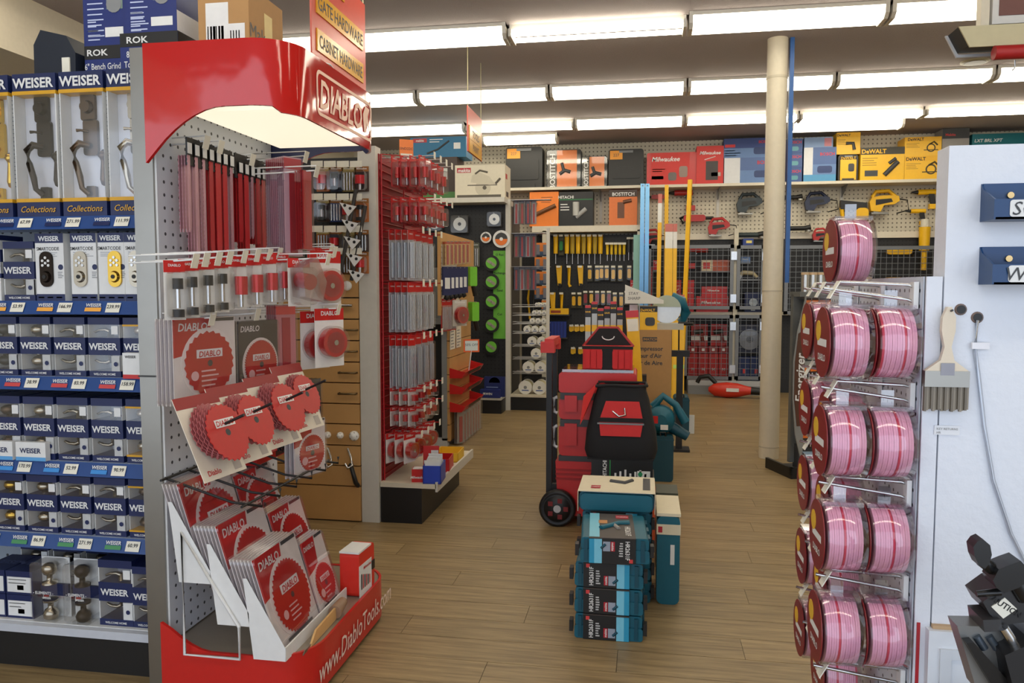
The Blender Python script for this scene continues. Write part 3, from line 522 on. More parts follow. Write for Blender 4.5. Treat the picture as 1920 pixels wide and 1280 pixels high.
# tilted black wire rack carrying loose blades on white cards
tr = thing('tilted_blade_rack', 'black wire rack holding loose blades on tilted white cards', 'rack', (-1.6, 3.0, .86), RX)
for yy in range(6): MB().tube([(-.36 + .145 * yy, .17, -.02), (-.36 + .145 * yy, -.1, -.1), (-.36 + .145 * yy, -.22, -.11), (-.36 + .145 * yy, -.22, -.08)], .005, BLACK).build('arm', tr)
MB().tube([(-.4, .16, -.02), (.4, .16, -.02)], .005, BLACK).tube([(-.4, -.16, -.105), (.4, -.16, -.105)], .005, BLACK).build('rail', tr)
for i, (px, py, r, n) in enumerate(((392, 808, .1, 6), (447, 785, .095, 6), (510, 762, .1, 6), (556, 738, .088, 4))):
    q = atx(px, py, -1.43); R_ = (math.radians(-24), 0, RX - .12)
    c = MB().box(-.11, .0, -.16, .11, .003, .13, C(226, 216, 198)).box(-.11, -.001, .09, .11, 0, .13, C(150, 40, 40)).build('blade_card', None, q, R_); tag(c, 'tilted white card behind a loose red blade, %s from the steel column' % ORD[i], 'card', 'tilted blade cards'); MB().rect(.05, -.15, .09, -.11, C(180, 170, 160)).text('Diablo', -.05, -.135, .025, BRED).build('print', c)
    for k in range(n):
        b = MB(); b.M = Matrix.Rotation(.13 * k, 4, 'Y'); b.prism(blade_poly(r, 26), -.003, .0, BLADE if k == n - 1 else C(170, 90, 92, .4)); b.cyl((0, -.0035, 0), (0, .001, 0), .012, DGREY)
        o = b.build('saw_blade', None, q + Matrix.Rotation(RX - .12, 3, 'Z') @ Vector((0, -.012 - .012 * k, .0)), R_); tag(o, 'loose red toothed blade on the %s spindle from the steel column' % ORD[i], 'saw blade', 'loose blades on spindle %s' % ORD[i])
        if k == n - 1: p = MB(); p.rect(-r * .5, r * .2, r * .5, r * .48, WHITE, -.0045); p.text('DIABLO', 0, r * .34, r * .26, BRED, -.005, shear=.15); lines(p, -r * .3, -r * .2, r * .4, 4, C(226, 180, 176), r * .13, r * .05); p.build('print', o)
    MB().cyl((0, .05, 0), (0, -.15, 0), .005, BLACK, n=8).build('spindle', tr, Matrix.Rotation(-RX, 3, 'Z') @ (q - Vector((-1.6, 3.0, .86))), (math.radians(-24), 0, -.12))
# small things on the display
rb = carton('red_bin', 'shallow red bin of small cards hung above the rack', 'bin', atx(490, 859, -1.715), (.3, .11, .032), RED, lambda p, w, h: p.rect(w * .1, .005, w * .48, h * .9, C(70, 30, 28)), RX)
rb = thing('bit_case', 'red drill bit case with clear white printed sleeve on the display deck', 'case', (-1.262, 3.28, .195), RX - .05)
MB().prism(rrect(.17, .2, .02, 4, 0, .1), -.045, .045, C(214, 44, 30, .35)).build('case', rb); MB().box(-.088, -.047, .0, .05, -.046, .14, WHITE).box(-.088, -.046, .195, .05, .046, .203, WHITE).build('sleeve', rb)
b = MB()
for i in range(6): b.rect(-.07 + i * .018, .03, -.06 + i * .018, .1 - .006 * i, [BLACK, RED][i % 2], -.0485)
b.text('Milwaukee', .0, .12, .02, RED, -.0485); b.build('print', rb); MB().box(.052, -.05, .08, .08, -.045, .12, BLACK).build('latch', rb)
hs = thing('hand_saw', 'small hand saw with pale cardboard sheath lying on the deck', 'hand saw', (-1.236, 2.86, .197), math.radians(91))
MB().prism([(-.16, .0), (.1, .0), (.12, .05), (-.1, .045)], -.004, .004, C(214, 170, 110), 'xz').build('sheath', hs); MB().prism([(-.22, 0), (-.16, .0), (-.12, .01), (-.2, .012)], -.002, .002, STEEL).build('blade', hs); MB().cyl((.1, 0, .03), (.19, 0, .04), .028, C(150, 120, 96), .02).build('handle', hs)
# ================================================================ second gondola: cabinet hardware face and red bit end
WOOD = C(196, 150, 92, .5, 0, .12, 6.); UPR = C(206, 202, 192, .45)
PEGB = pegboard('peg_black', (34, 34, 36), (8, 8, 8), .05, .008)
G2 = thing('gondola_shelving', 'second gondola with wooden handle boards and a cream end upright', 'shelving', (-1.78, 4.9, 0))
MB().box(-.06, -.02, 0, .06, .08, 2.46, UPR).build('upright', G2)
MB().box(-1.5, .04, .0, -.06, .1, 2.4, DGREY).add([(-1.5, .038, 1.64), (-.06, .038, 1.64), (-.06, .038, 2.4), (-1.5, .038, 2.4)], [(0, 1, 2, 3)], PEGB).build('back_panel', G2, uv='xz')
MB().box(-1.5, .1, 0, .06, 1.05, 2.4, C(120, 118, 112)).build('core', G2)
hb = thing('handle_board', 'wooden drawer-front board of sample cabinet knobs and handles', 'display board', (-2.3, 4.9, 0))
ys = [513, 558, 598, 638, 678, 717, 756, 794, 834, 872, 910, 975]
for i in range(len(ys) - 1):
    z1, z0 = aty(645, ys[i], 4.88).z, aty(645, ys[i + 1], 4.88).z
    b = MB().box(-.55, -.03, z0 + .004, .455, .04, z1 - .004, WOOD).build('board', hb); zc = (z0 + z1) / 2
    def at(px): return aty(px, 600, 4.87).x + 2.3
    if i == 0: MB().lathe([(.012, 0), (.012, -.02), (.03, -.03), (.032, -.045), (.02, -.055), (.001, -.057)], C(240, 238, 232, .2), 16, (at(656), -.03, zc), 'y').build('knob', b)
    elif i == 1: MB().cyl((at(636), -.06, zc + .02), (at(664), -.06, zc + .02), .01, CHROME).build('handle', b)
    elif i == 6: pass
    elif i == 7:
        for px, r in ((614, .022), (638, .022), (664, .032)):
            k = MB().lathe([(r * .4, 0), (r * .4, -.012), (r, -.02), (r * 1.05, -.035), (r * .7, -.05), (.001, -.055)], C(236, 234, 228, .3), 14, (at(px), -.03, zc), 'y')
            for a in range(5): k.cyl((at(px) + r * .6 * math.cos(a * 1.257), -.072, zc + r * .6 * math.sin(a * 1.257)), (at(px) + r * .6 * math.cos(a * 1.257), -.078, zc + r * .6 * math.sin(a * 1.257)), r * .25, BLACK, n=6)
            k.build('knob', b)
    elif i == 8:
        for px in (612, 650): MB().tube([(at(px), -.04, zc + .05), (at(px) + .03, -.07, zc), (at(px) + .05, -.09, zc - .05), (at(px) + .02, -.1, zc - .07), (at(px), -.09, zc - .04)], .008, CHROME).build('coat_hook', b)
    elif i == 9: MB().tube([(at(655), -.04, zc + .08), (at(660), -.07, zc + .06), (at(668), -.08, zc - .03), (at(668), -.04, zc - .06)], .016, BLACK).build('handle', b)
    elif i < 6: MB().tube([(at(640 - i), -.03, zc), (at(640 - i), -.06, zc), (at(672 - i), -.06, zc), (at(672 - i), -.03, zc)], .007, C(110, 92, 66, .3, 1.)).build('handle', b)
HC = [C(150, 96, 40), C(60, 84, 140), C(70, 50, 40), C(170, 150, 90), C(52, 60, 80), C(190, 110, 50)]
k = 0
for r_, (py, h) in enumerate(((312, .16), (372, .15), (431, .14), (472, .14))):
    for i in range(4):
        q = aty(606 + i * 24, py, 4.86); k += 1
        o = blister(q, .095, h, ['bits', 'cup', 'arbor'][k % 3], 'carded hardware pack, row %s down, %s from the cream upright' % (['one', 'two', 'three', 'four'][r_], ORD[3 - i]), 'carded hardware above the handle board', 0, 'hardware_pack', 'hardware pack', HC[(k * 5 + r_) % 6], HC[(k * 3) % 6])
        hook_ = MB().tube([(0, .05, -.008), (0, -.1, -.006)], .004, BLACK).build('hook', G2, q - Vector((-1.78, 4.9, 0)))
        MB().box(-.04, -.101, -.02, .04, -.1, .02, TAGW).build('price_tag', hook_)
gb = thing('gate_brace', 'black gate brace rods with white drilled corner plates leaning on the upright', 'gate brace', aty(655, 490, 4.74))
MB().cyl((.05, 0, .45), (-.06, 0, -.08), .012, C(52, 48, 44)).cyl((.1, .03, .35), (.0, .03, -.12), .012, C(52, 48, 44)).build('rod', gb)
for i in range(5):
    b = MB(); b.M = Matrix.Translation((-.0 + i * .012, -.015, .34 - i * .105)) @ Matrix.Rotation(.5, 4, 'Y')
    b.prism([(-.06, .0), (.05, .03), (.03, -.05)], -.004, .002, WHITE); [b.cyl((a, -.006, c), (a, -.004, c), .01, BLACK, n=8) for a, c in ((-.02, .0), (.02, .0))]; b.build('corner_plate', gb)
# red end: wire grid, arms, packs
R2 = thing('red_grid_display', 'red wire grid end display of drill bits above a cream base shelf', 'display stand', (-1.715, 5.45, 0))
RW = C(176, 26, 34, .35)
MB().box(-.01, -.52, .26, .0, .48, 2.42, C(150, 20, 28, .5)).build('back_sheet', R2)
b = MB()
for i in range(44): b.cyl((.006, -.52, .3 + i * .048), (.006, .48, .3 + i * .048), .004, RW, n=5, caps=False)
for j in range(3): b.cyl((.01, -.5 + j * .48, .26), (.01, -.5 + j * .48, 2.42), .006, RW, n=5)
b.build('grid', R2)
MB().box(-.0, -.55, 0, .28, .5, .24, BLACK).build('kick_base', R2); MB().box(0, -.56, .24, .38, .52, .27, CREAM).build('base_shelf', R2); MB().box(.375, -.56, .22, .39, .52, .285, UPR).build('shelf_edge', R2)
SIL = C(196, 196, 206, .35, .2)
RROWS = [(290, 'packr', .2), (370, 'packr', .16), (432, 'sil', .33), (533, 'sil', .33), (635, 'sil', .36), (738, 'small', .115), (776, 'small', .125), (826, 'round', .2)]
rn = ['top', 'second', 'third', 'fourth', 'fifth', 'sixth', 'seventh', 'lowest']
for ri, (py, kd, h) in enumerate(RROWS):
    z = atx(735, py, -1.6).z
    for ci in range(4):
        y = 5.0 + ci * .155; L, sp = {'packr': (.3, .062), 'round': (.2, .062), 'small': (.22, .062)}.get(kd, (.22, .0425))
        a = MB().tube([(.0, 0, .004), (L + .055, 0, .012)], .004, RW if ri not in (0,) else WIRE).tube([(0, 0, .03), (L * .6, 0, .012)], .003, RW).build('arm', R2, (0, y - 5.45, z)); MB().box(L + .055, -.022, -.01, L + .057, .022, .035, TAGW).build('price_tag', a)
        nm = 'drill pack on the red grid, %s row, %s arm from upright' % (rn[ri], ORD[ci]); gp = 'packs on the red grid, %s row' % rn[ri]; src = None
        for k in range(4 if kd in ('sil', 'packr') else 3):
            loc = (-1.715 + L - .03 - k * sp, y, z + .015); rz = RX - .4 + random.uniform(-.12, .12)
            if src is None:
                if kd == 'sil': src = blister(loc, .07, h, 'bits', 'long silver ' + nm, gp, rz, 'bit_pack', 'drill bit pack', SIL, RED)
                elif kd == 'packr': src = blister(loc, .075, h, 'cup', 'red ' + nm, gp, rz, 'bit_pack', 'drill bit pack', C(184, 50, 56), RED, .75)
                elif kd == 'small': src = blister(loc, .08, h, 'cup', 'small white ' + nm, gp, rz, 'bit_pack', 'drill bit pack', C(222, 216, 214), RED, .75)
                else: src = blister(loc, .13, h, 'big', 'domed ' + nm, gp, rz, 'bit_pack', 'drill bit pack', C(222, 216, 214), RED, .55)
            else: dup(src, loc)
sg = carton('sale_sign', 'orange handwritten price card standing on top of the red grid', 'sign', Vector((-1.70, atx(762, 292, -1.70).y, 2.41)), (.1, .004, .2), C(236, 130, 60), lambda p, w, h: (p.rect(-w * .42, .0, w * .42, h * .5, TAGW), p.text('SND22C', 0, h * .68, .026, DGREY, bold=0)), .5)
# things on the base shelf
carton('card_bin', 'red and white card dispenser on the base shelf of the red grid', 'bin', (-1.475, 4.98, .27), (.085, .1, .085), RED, lambda p, w, h: (p.text('Milwaukee', 0, h * .4, .024, WHITE, shear=.2),), .15, sides={'t': lambda p, w, h: p.rect(-w * .45, -h * .4, w * .45, h * .4, WHITE)})
def bin_(loc, w, d, h, m, label, rz, fill=None):
    o = thing('storage_bin', label, 'bin', loc, rz); MB().box(-w / 2, -d / 2, 0, w / 2, d / 2, .006, m).box(-w / 2, -d / 2, 0, w / 2, -d / 2 + .005, h, m).box(-w / 2, d / 2 - .005, 0, w / 2, d / 2, h, m).box(-w / 2, -d / 2, 0, -w / 2 + .005, d / 2, h, m).box(w / 2 - .005, -d / 2, 0, w / 2, d / 2, h, m).build('tub', o)
    if fill:
        for i in range(9): MB().box(-w * .4, -.002, 0, w * .4, .002, h * .95 + random.random() * .05, fill).build('leaflet', o, (0, -d * .4 + i * d * .1, .008), (random.uniform(-.15, .15), 0, random.uniform(-.1, .1)))
    return o
bin_((-1.375, 5.0, .27), .12, .2, .12, C(36, 66, 176, .35), 'blue plastic bin of white leaflets on the base shelf', .1, WHITE)
bin_((-1.40, 5.3, .27), .13, .2, .1, RED, 'red plastic bin behind the blue bin of leaflets', .1)
bin_((-1.44, 5.66, .27), .18, .24, .07, C(232, 186, 40), 'yellow tray at the far end of the base shelf', .05)
o = thing('card_header', 'red header card with white prints behind the leaflet bin', 'sign', (-1.44, 5.155, .27), .15); MB().box(-.055, 0, 0, .055, .004, .2, RED).rect(-.05, .04, 0, .1, WHITE).rect(.0, .11, .05, .17, WHITE).build('card', o)

# ================================================================ third gondola: slat end with red trays
G3 = thing('gondola_shelving', 'third gondola ending in a wooden slat panel with red trays', 'shelving', (-1.9, 7.4, 0))
MB().box(-1.4, .06, 0, .0, .95, 1.75, C(120, 122, 124)).build('core', G3)
MB().box(-.26, -.02, .06, -.22, .06, 1.25, GREY).box(-.05, -.02, .06, .0, .06, 1.25, GREY).box(-.26, -.02, 1.2, 0, .06, 1.25, GREY).box(-.26, -.02, .0, 0, .06, .08, C(186, 188, 190)).box(-.22, .05, .08, -.05, .055, 1.2, BLACK).build('end_frame', G3)
for i in range(7): MB().box(.0, .0, .05 + i * .165, .025, .95, .05 + i * .165 + .158, WOOD).build('slat', G3)
ub = MB().box(.03, -.45, 1.3, .06, .95, 2.06, WOOD).build('upper_board', G3)
MB().add([(.061, -.43, 1.35), (.061, .3, 1.35), (.061, .1, 1.95), (.061, -.43, 1.95)], [(0, 1, 2, 3)], pegboard('peg_cream2', (222, 214, 196), (90, 80, 70), .05, .008)).build('pegboard', ub, uv='yz')
for i, (py, zc) in enumerate(((690, 0), (718, 0), (750, 0))):
    q = atx(878, py, -1.8)
    o = thing('red_tray', 'long red tray on the slat panel, %s' % ['just under the sale sign', 'between two other trays', 'just above the hanging clear packs'][i], 'tray', (-1.875, 7.85, q.z - .05), RX)
    MB().prism([(0, 0), (-.12, 0), (-.16, .06), (-.15, .06), (-.115, .012), (0, .012)], -.45, .42, RED, 'yz').build('tub', o); [MB().prism([(0, 0), (-.12, 0), (-.15, .06), (0, .1)], a_, a_ + .005, RED, 'yz').build('tray_end', o) for a_ in (-.455, .42)]
    MB().add([(-.3, -.148, .02), (.25, -.148, .02), (.25, -.164, .055), (-.3, -.164, .055)], [(0, 1, 2, 3)], C(60, 40, 36)).build('print', o)
o = thing('sale_sign', 'orange bordered half-price card clipped above the red trays', 'sign', atx(884, 660, -1.72), .35)
MB().box(-.08, 0, 0, .08, .003, .13, C(240, 110, 50)).rect(-.065, .015, .065, .115, C(226, 240, 240)).text('50% OFF', 0, .075, .036, C(60, 90, 110), bold=.0).build('card', o); MB().cyl((0, .004, .02), (-.03, .02, -.22), .006, WHITE).build('clip', o)
for i in range(2): carton('poster', 'printed leaflet panel on the slat end, %s from the grey frame' % ORD[i], 'poster', (-1.868, 7.5 + i * .25, .95), (.2, .004, .36), C(226, 220, 206), lambda p, w, h: (p.rect(-w * .3, h * .6, w * .3, h * .9, C(150, 60, 50)), lines(p, -w * .4, h * .5, w * .4, 6, GREY, .03, .01)), RX)
for i in range(7):
    q = Vector((-1.79, 7.5 + i * .13, 0.333)); thin_pack(q, 2, .12, 0.313, 'clear tool pack hanging under the red trays', 'clear packs hung under the trays', RX - .45, C(150, 150, 150), .03, 'clear_pack', 'tool pack', C(150, 148, 142, .4), .11)
for i in range(5):
    q = atx(836 + i * 8, 500, -1.80); o = MB().box(-.05, -.02, -.26, .05, 0, -.0, C(34, 40, 84, .6)).box(-.03, -.022, -.2, .03, -.02, -.1, WHITE).build('brush_pack', None, q, (0, 0, RX - .6)); MB().cyl((0, .06, -.01), (0, -.03, -.01), .004, WIRE, n=5).build('hook', o); tag(o, 'navy tool pack with white label on the upper board', 'tool pack', 'navy packs on the upper board'); MB().lathe([(.02, 0), (.03, -.03), (.001, -.05)], BLACK, 10, (0, -.01, -.26)).build('tip', o)
for i in range(6):
    q = atx(839 + i * 7.5, 452, -1.79); thin_pack(q, 2, .06, .22, 'amber driver pack on the upper board beside the navy packs', 'amber packs on the upper board', RX - .6, C(190, 60, 40), .03, 'driver_pack', 'tool pack', C(206, 176, 110, .4), .07)
blister(atx(862, 562, -1.75), .2, .25, 'big', 'round grey hole cutter in a clear pack under the navy packs', None, RX - .5, 'cutter_pack', 'tool pack', C(200, 196, 188), C(200, 196, 188), .6, .11)
for i, (px, py) in enumerate(((882, 500), (886, 566))):
    q = atx(px, py, -1.8); o = thing('green_flashlight', 'bright green hand tool hung on the upper board, %s' % ['level with the navy packs', 'below the navy packs'][i], 'hand tool', q, RX - .6); MB().prism(rrect(.1, .2, .015, 3, 0, -.1), -.05, .02, C(120, 200, 60, .4)).build('body', o); MB().cyl((.03, -.01, -.2), (.06, -.01, -.3), .025, BLACK).build('handle', o); MB().cyl((0, .06, .0), (0, -.06, .0), .005, WIRE).build('hook', o)
for i in range(3):
    o = blister(atx(832 + i * 9, 560, -1.825), .07, .3, 'bits', 'red chisel pack on the pegboard under the amber packs', 'red chisel packs', RX - .6, 'chisel_pack', 'tool pack', C(190, 40, 44), RED)
    MB().cyl((0, .05, -.01), (0, -.03, -.01), .004, WIRE, n=5).build('hook', o)

# ================================================================ fourth gondola
G4 = thing('gondola_shelving', 'fourth gondola with black pegboard, green strip and a white end post', 'shelving', (-1.71, 9.8, 0))
MB().box(-.03, -.05, 0, .03, .03, 2.66, UPR).build('post', G4); MB().box(-1.8, .0, .0, -.03, .06, 2.6, BLACK).add([(-1.8, -.002, .3), (-.03, -.002, .3), (-.03, -.002, 2.6), (-1.8, -.002, 2.6)], [(0, 1, 2, 3)], PEGB).build('back_panel', G4, uv='xz')
MB().box(-1.8, -.35, 0, -.03, 0, .17, BLACK).build('kick_base', G4); MB().box(-1.8, -.37, .17, -.03, 0, .2, UPR).build('bottom_shelf', G4); MB().box(-1.8, -.3, 2.6, -.0, .9, 2.66, UPR).build('top_shelf', G4); MB().box(-1.8, .06, 0, .0, .9, 2.6, C(70, 70, 70)).build('core', G4)
gs = MB(); a, c = aty(925, 470, 9.79), aty(949, 635, 9.79); gs.box(a.x, 9.785, c.z, c.x, 9.795, a.z, C(110, 186, 62)); o = gs.build('green_sign'); tag(o, 'bright green product strip on the black pegboard beside the white post', 'sign')
p = MB(); p.M = Matrix.Translation(((a.x + c.x) / 2, 9.785, 0)); [p.text(t, 0, z, .04, C(30, 60, 30)) for t, z in (('O Rec', a.z - .05), ('Exchange', a.z - .28), ('Sand', a.z - .5), ('Cut', a.z - .8))]; p.build('print', o)
for i, py in enumerate((493, 528, 565, 609, 650)):
    q = aty(921, py, 9.72); o = thing('cutting_wheel', 'black cutting wheel with green label, %s down the green strip' % ORD[i], 'wheel', q); MB().cyl((0, .03, 0), (0, 0, 0), .1, BLACK, n=24).build('wheel', o); MB().cyl((0, 0, 0), (0, -.003, 0), .07, C(110, 190, 60), n=20).build('label_disc', o); b = MB(); b.M = Matrix.Rotation(.6, 4, 'Y'); b.box(-.06, -.006, -.018, .06, -.003, .018, C(150, 146, 130)).build('strip', o); MB().cyl((0, .08, 0), (0, -.03, 0), .006, WIRE).build('hook', o)
for i, (px, py, r, cl) in enumerate(((815, 418, .1, 'square'), (862, 420, .11, 'square'), (927, 411, .09, 'square'), (911, 445, .07, 'round'), (940, 448, .11, 'round'))):
    q = aty(px, py, 9.72); o = thing('disc_pack', '%s pack with a metal disc on the black pegboard, %s' % ('clear square' if cl == 'square' else 'white and orange round', ['furthest from the post', 'middle of the top three', 'silver one nearest the post', 'small one', 'large one'][i]), 'disc pack', q)
    if cl == 'square': MB().box(-r, .0, -r, r, .006, r, C(70, 66, 60)).build('card', o); MB().cyl((0, 0, 0), (0, -.012, 0), r * .75, C(190, 186, 176, .3, .7), n=20).cyl((0, -.012, 0), (0, -.016, 0), r * .2, BLACK).build('disc', o); MB().prism(rrect(r * 2, r * 2, .03, 3), -.04, .0, CLEAR).build('shell', o)
    else: MB().cyl((0, .006, 0), (0, 0, 0), r, WHITE, n=24).build('card', o); MB().cyl((0, 0, 0), (0, -.006, 0), r * .72, DGREY, n=24).cyl((0, -.006, 0), (0, -.008, 0), r * .2, WHITE).build('disc', o); MB().add([(r * .72 * math.cos(math.pi + math.pi * t / 8), -.0075, r * .72 * math.sin(math.pi + math.pi * t / 8)) for t in range(9)], [tuple(range(9))], ORANGE).build('print', o)
    MB().cyl((0, .08, r * .8), (0, -.05, r * .8), .005, WIRE).build('hook', o)
for i, px in enumerate((800, 830, 862, 890)): blister(aty(px, 455, 9.7), .12, .3, 'bits', 'grey blade pack on the black pegboard under the disc packs, %s from the post' % ORD[3 - i], 'grey packs on the black pegboard', 0, 'blade_sleeve', 'blade pack', C(120, 118, 104), C(80, 84, 70), 1., .12)
carton('blue_box', 'flat navy box with white saw print leaning on the bottom shelf', 'carton', Vector((aty(928, 730, 9.55).x, 9.55, .2)), (.26, .06, .25), C(30, 42, 100), lambda p, w, h: (p.add([(.07 * math.cos(t * .26), 0, h * .7 + .07 * math.sin(t * .26)) for t in range(13)], [tuple(range(13))], C(170, 190, 220)), lines(p, -w * .4, h * .5, w * .3, 4, C(150, 170, 210), .03, .008)))
carton('blue_box', 'navy box lying flat in front of the saw-print box', 'carton', Vector((aty(920, 733, 9.47).x, 9.47, .2)), (.25, .1, .1), C(30, 42, 110), lambda p, w, h: p.text('IRWIN', -.03, h * .5, .04, WHITE))
MK = C(178, 30, 44, .4)
def makita_saw(p, w, h):
    p.rect(-w * .46, h * .78, -w * .18, h * .92, MK); p.text('makita', -w * .32, h * .85, .06, WHITE, shear=.2); S = C(90, 84, 74)
    p.rect(-w * .46, h * .06, w * .42, h * .14, S); p.lathe([(.1, -.0006), (.1, 0)], C(196, 188, 168), 20, (w * .06, 0, h * .34), 'y'); p.add([(-.12, -.001, h * .5), (.12, -.001, h * .42), (.2, -.001, h * .42), (.12, -.001, h * .66), (0, -.001, h * .78), (-.1, -.001, h * .7)], [tuple(range(6))], C(200, 192, 172)); p.tube([(-.06, -.001, h * .74), (.0, -.001, h * .84), (.1, -.001, h * .78)], .012, S); p.tube([(.2, -.001, h * .45), (.26, -.001, h * .6)], .014, S); p.rect(-.16, h * .4, .22, h * .43, S); p.cyl((.06, 0, h * .34), (.06, -.003, h * .34), .025, S)
a, c = aty(853, 310, 9.75), aty(947, 372, 9.75); carton('saw_carton', 'large white circular saw carton on top of the fourth gondola', 'carton', ((a.x + c.x) / 2, 9.95, 2.66), (c.x - a.x, .4, a.z - 2.66), C(216, 208, 188), makita_saw, sides={'r': lambda p, w, h: (p.rect(-w * .4, h * .6, -w * .1, h * .75, MK), p.rect(-w * .3, h * .1, w * .1, h * .25, DGREY))})
a, c = aty(775, 296, 9.9), aty(850, 376, 9.9); o = carton('tool_carton', 'dark brown tool carton with green base behind the saw carton', 'carton', ((a.x + c.x) / 2, 10.1, 2.66), (c.x - a.x + .1, .4, a.z - 2.66), C(66, 52, 46), lambda p, w, h: (p.rect(-w / 2, 0, w / 2, h * .22, C(70, 120, 60)), p.text('XT AV', -w * .1, h * .5, .07, WHITE, shear=.2), p.rect(w * .1, h * .5, w * .3, h * .75, C(200, 200, 196)), p.text('makita', -w * .3, h * .85, .05, MK)))
carton('vacuum_carton', 'long blue vacuum carton lying on the dark brown carton', 'carton', (o.location.x + .06, 10.1, a.z), (.74, .36, .26), C(36, 110, 150), lambda p, w, h: (p.rect(-w * .45, h * .75, -w * .2, h * .95, MK), p.text('makita', -w * .325, h * .85, .04, WHITE), lines(p, -w * .15, h * .9, w * .1, 2, WHITE, .03, .01), p.tube([(-w * .2, -.001, h * .2), (0, -.001, h * .4), (w * .2, -.001, h * .8)], .012, DGREY), p.rect(w * .28, h * .4, w * .4, h * .7, WHITE)))
# rope rack on the end of the fourth gondola
RR = thing('rope_rack', 'wire rack of white rope spools on a black base beside the white post', 'rack', (-1.42, 10.1, 0))
MB().box(-.26, -.32, 0, .24, .3, .17, BLACK).build('kick_base', RR); MB().box(-.26, -.34, .17, .27, .32, .2, CREAM).build('base_shelf', RR)
MB().box(.19, -.3, .2, .23, -.26, 2.3, UPR).build('slotted_post', RR)
SPW = C(228, 226, 218, .5); SPR = C(206, 200, 160, .7)
sp = [(731, 3, .0875, 2), (699, 2, .075, 2), (672, 1, .068, 1), (648, 2, .06, 2), (624, 1, .048, 3), (606, 1, .035, 3), (590, 1, .03, 3), (574, 1, .024, 3)]
for k, (py, _, r, n) in enumerate(sp):
    z = aty(990, py, 9.85).z if k else .2
    if k: 
        b = MB(); [b.cyl((-.24, -.27 + j * .1, z - .008), (.19, -.27 + j * .1, z - .008), .004, WIRE, n=5) for j in range(5)]; b.cyl((-.24, -.28, z + .02), (.19, -.28, z + .02), .004, WIRE, n=5).cyl((-.24, -.28, z - .008), (-.24, .15, z - .008), .004, WIRE, n=5).cyl((.19, -.28, z - .008), (.19, .15, z - .008), .004, WIRE, n=5); b.build('wire_shelf', RR)
    for i in range(n):
        x = -1.42 + (.19 - r - i * 2.06 * r) if n > 1 else -1.42 + .06
        o = thing('rope_spool', 'white rope spool, %s rack level up from base, %s from the slotted post' % (ORD[k], ORD[i]), 'spool', (x, 9.82, z + r), 0, 'rope spools')
        [MB().cyl((0, a_, 0), (0, a_ + .012, 0), r, SPW, n=24).build('flange', o) for a_ in (0, .2)]; MB().cyl((0, .012, 0), (0, .2, 0), r * .86, SPR, n=20).build('rope', o); MB().cyl((0, -.001, 0), (0, 0, 0), r * .25, GREY, n=10).rect(-r * .5, -r * .5, r * .5, -r * .35, C(60, 90, 160), -.0015).build('print', o)
for i in range(3): z = aty(985, 375 + i * 62, 9.92).z; MB().box(-.29, -.29, z - .01, .23, -.13, z - .006, WIRE).build('hang_bar', RR)
for i in range(12):
    q = Vector((aty(968 + (i % 4) * 11, 375, 9.92).x, 9.92, aty(985, 375 + (i // 4) * 62, 9.92).z)); thin_pack(q, 2, .06, .3, 'clear strap pack hung above the rope rack', 'clear packs hung above the rope rack', .4, C(90, 100, 130), .04, 'strap_pack', 'tool pack', [C(150, 150, 150), C(110, 90, 74), C(60, 66, 90)][i % 3])
# ================================================================ back wall
BK = thing('wall_shelf', 'long cream wall shelf carrying power tool cases along the back pegboard', 'shelf', (.5, 12.196, 3.06))
MB().box(-4.6, -.4, -.04, 5.2, 0, 0, C(214, 206, 188)).build('board', BK)
for x in (-2.7, -1.19, .55, 2.3, 3.6): MB().box(x - .02, -.02, -.5, x + .02, 0, -.04, C(200, 198, 192)).prism([(-.35, -.04), (0, -.04), (0, -.2)], x - .006, x + .006, GREY, 'yz').build('bracket', BK)
def onshelf(px0, px1, pytop, Y=12.0): a = aty(px0, pytop, Y); c = aty(px1, pytop, Y); return (a.x + c.x) / 2, abs(c.x - a.x), a.z
def case(px0, px1, py, m, label, Y=11.98, z=3.06, tagp=True, d=.25):
    x, w_, zt = onshelf(px0, px1, py, Y); h = zt - z; o = thing('tool_case', label, 'tool case', (x, Y, z)); b = MB()
    b.prism(rrect(w_, h, .04, 4, 0, h / 2), -d / 2, d / 2, m).prism(rrect(w_ * .8, h * .5, .03, 3, 0, h * .45), -d / 2 - .012, -d / 2, m); b.build('shell', o); MB().box(-w_ * .2, -d / 2 - .014, h * .9, w_ * .2, -d / 2, h * .96, GREY).build('handle', o); MB().box(-w_ * .3, -d / 2 - .02, 0, w_ * .3, -d / 2, h * .1, m).build('latch', o)
    p = MB(); p.M = Matrix.Translation((0, -d / 2 - .013, 0))
    if tagp: p.rect(-w_ * .46, h * .72, -w_ * .1, h * .96, C(240, 160, 50)); p.text('227', -w_ * .28, h * .84, .06, DGREY, bold=0); p.text('BOSTITCH', 0, h * .5, .06, C(40, 40, 40))
    p.build('print', o) if p.v else None; return o
CBLK = C(34, 33, 32, .5)
case(951, 1019, 279, CBLK, 'black nailer case with orange price card beside the hanging sign')
case(1142, 1207, 283, CBLK, 'black nailer case with orange price card beside the red router case')
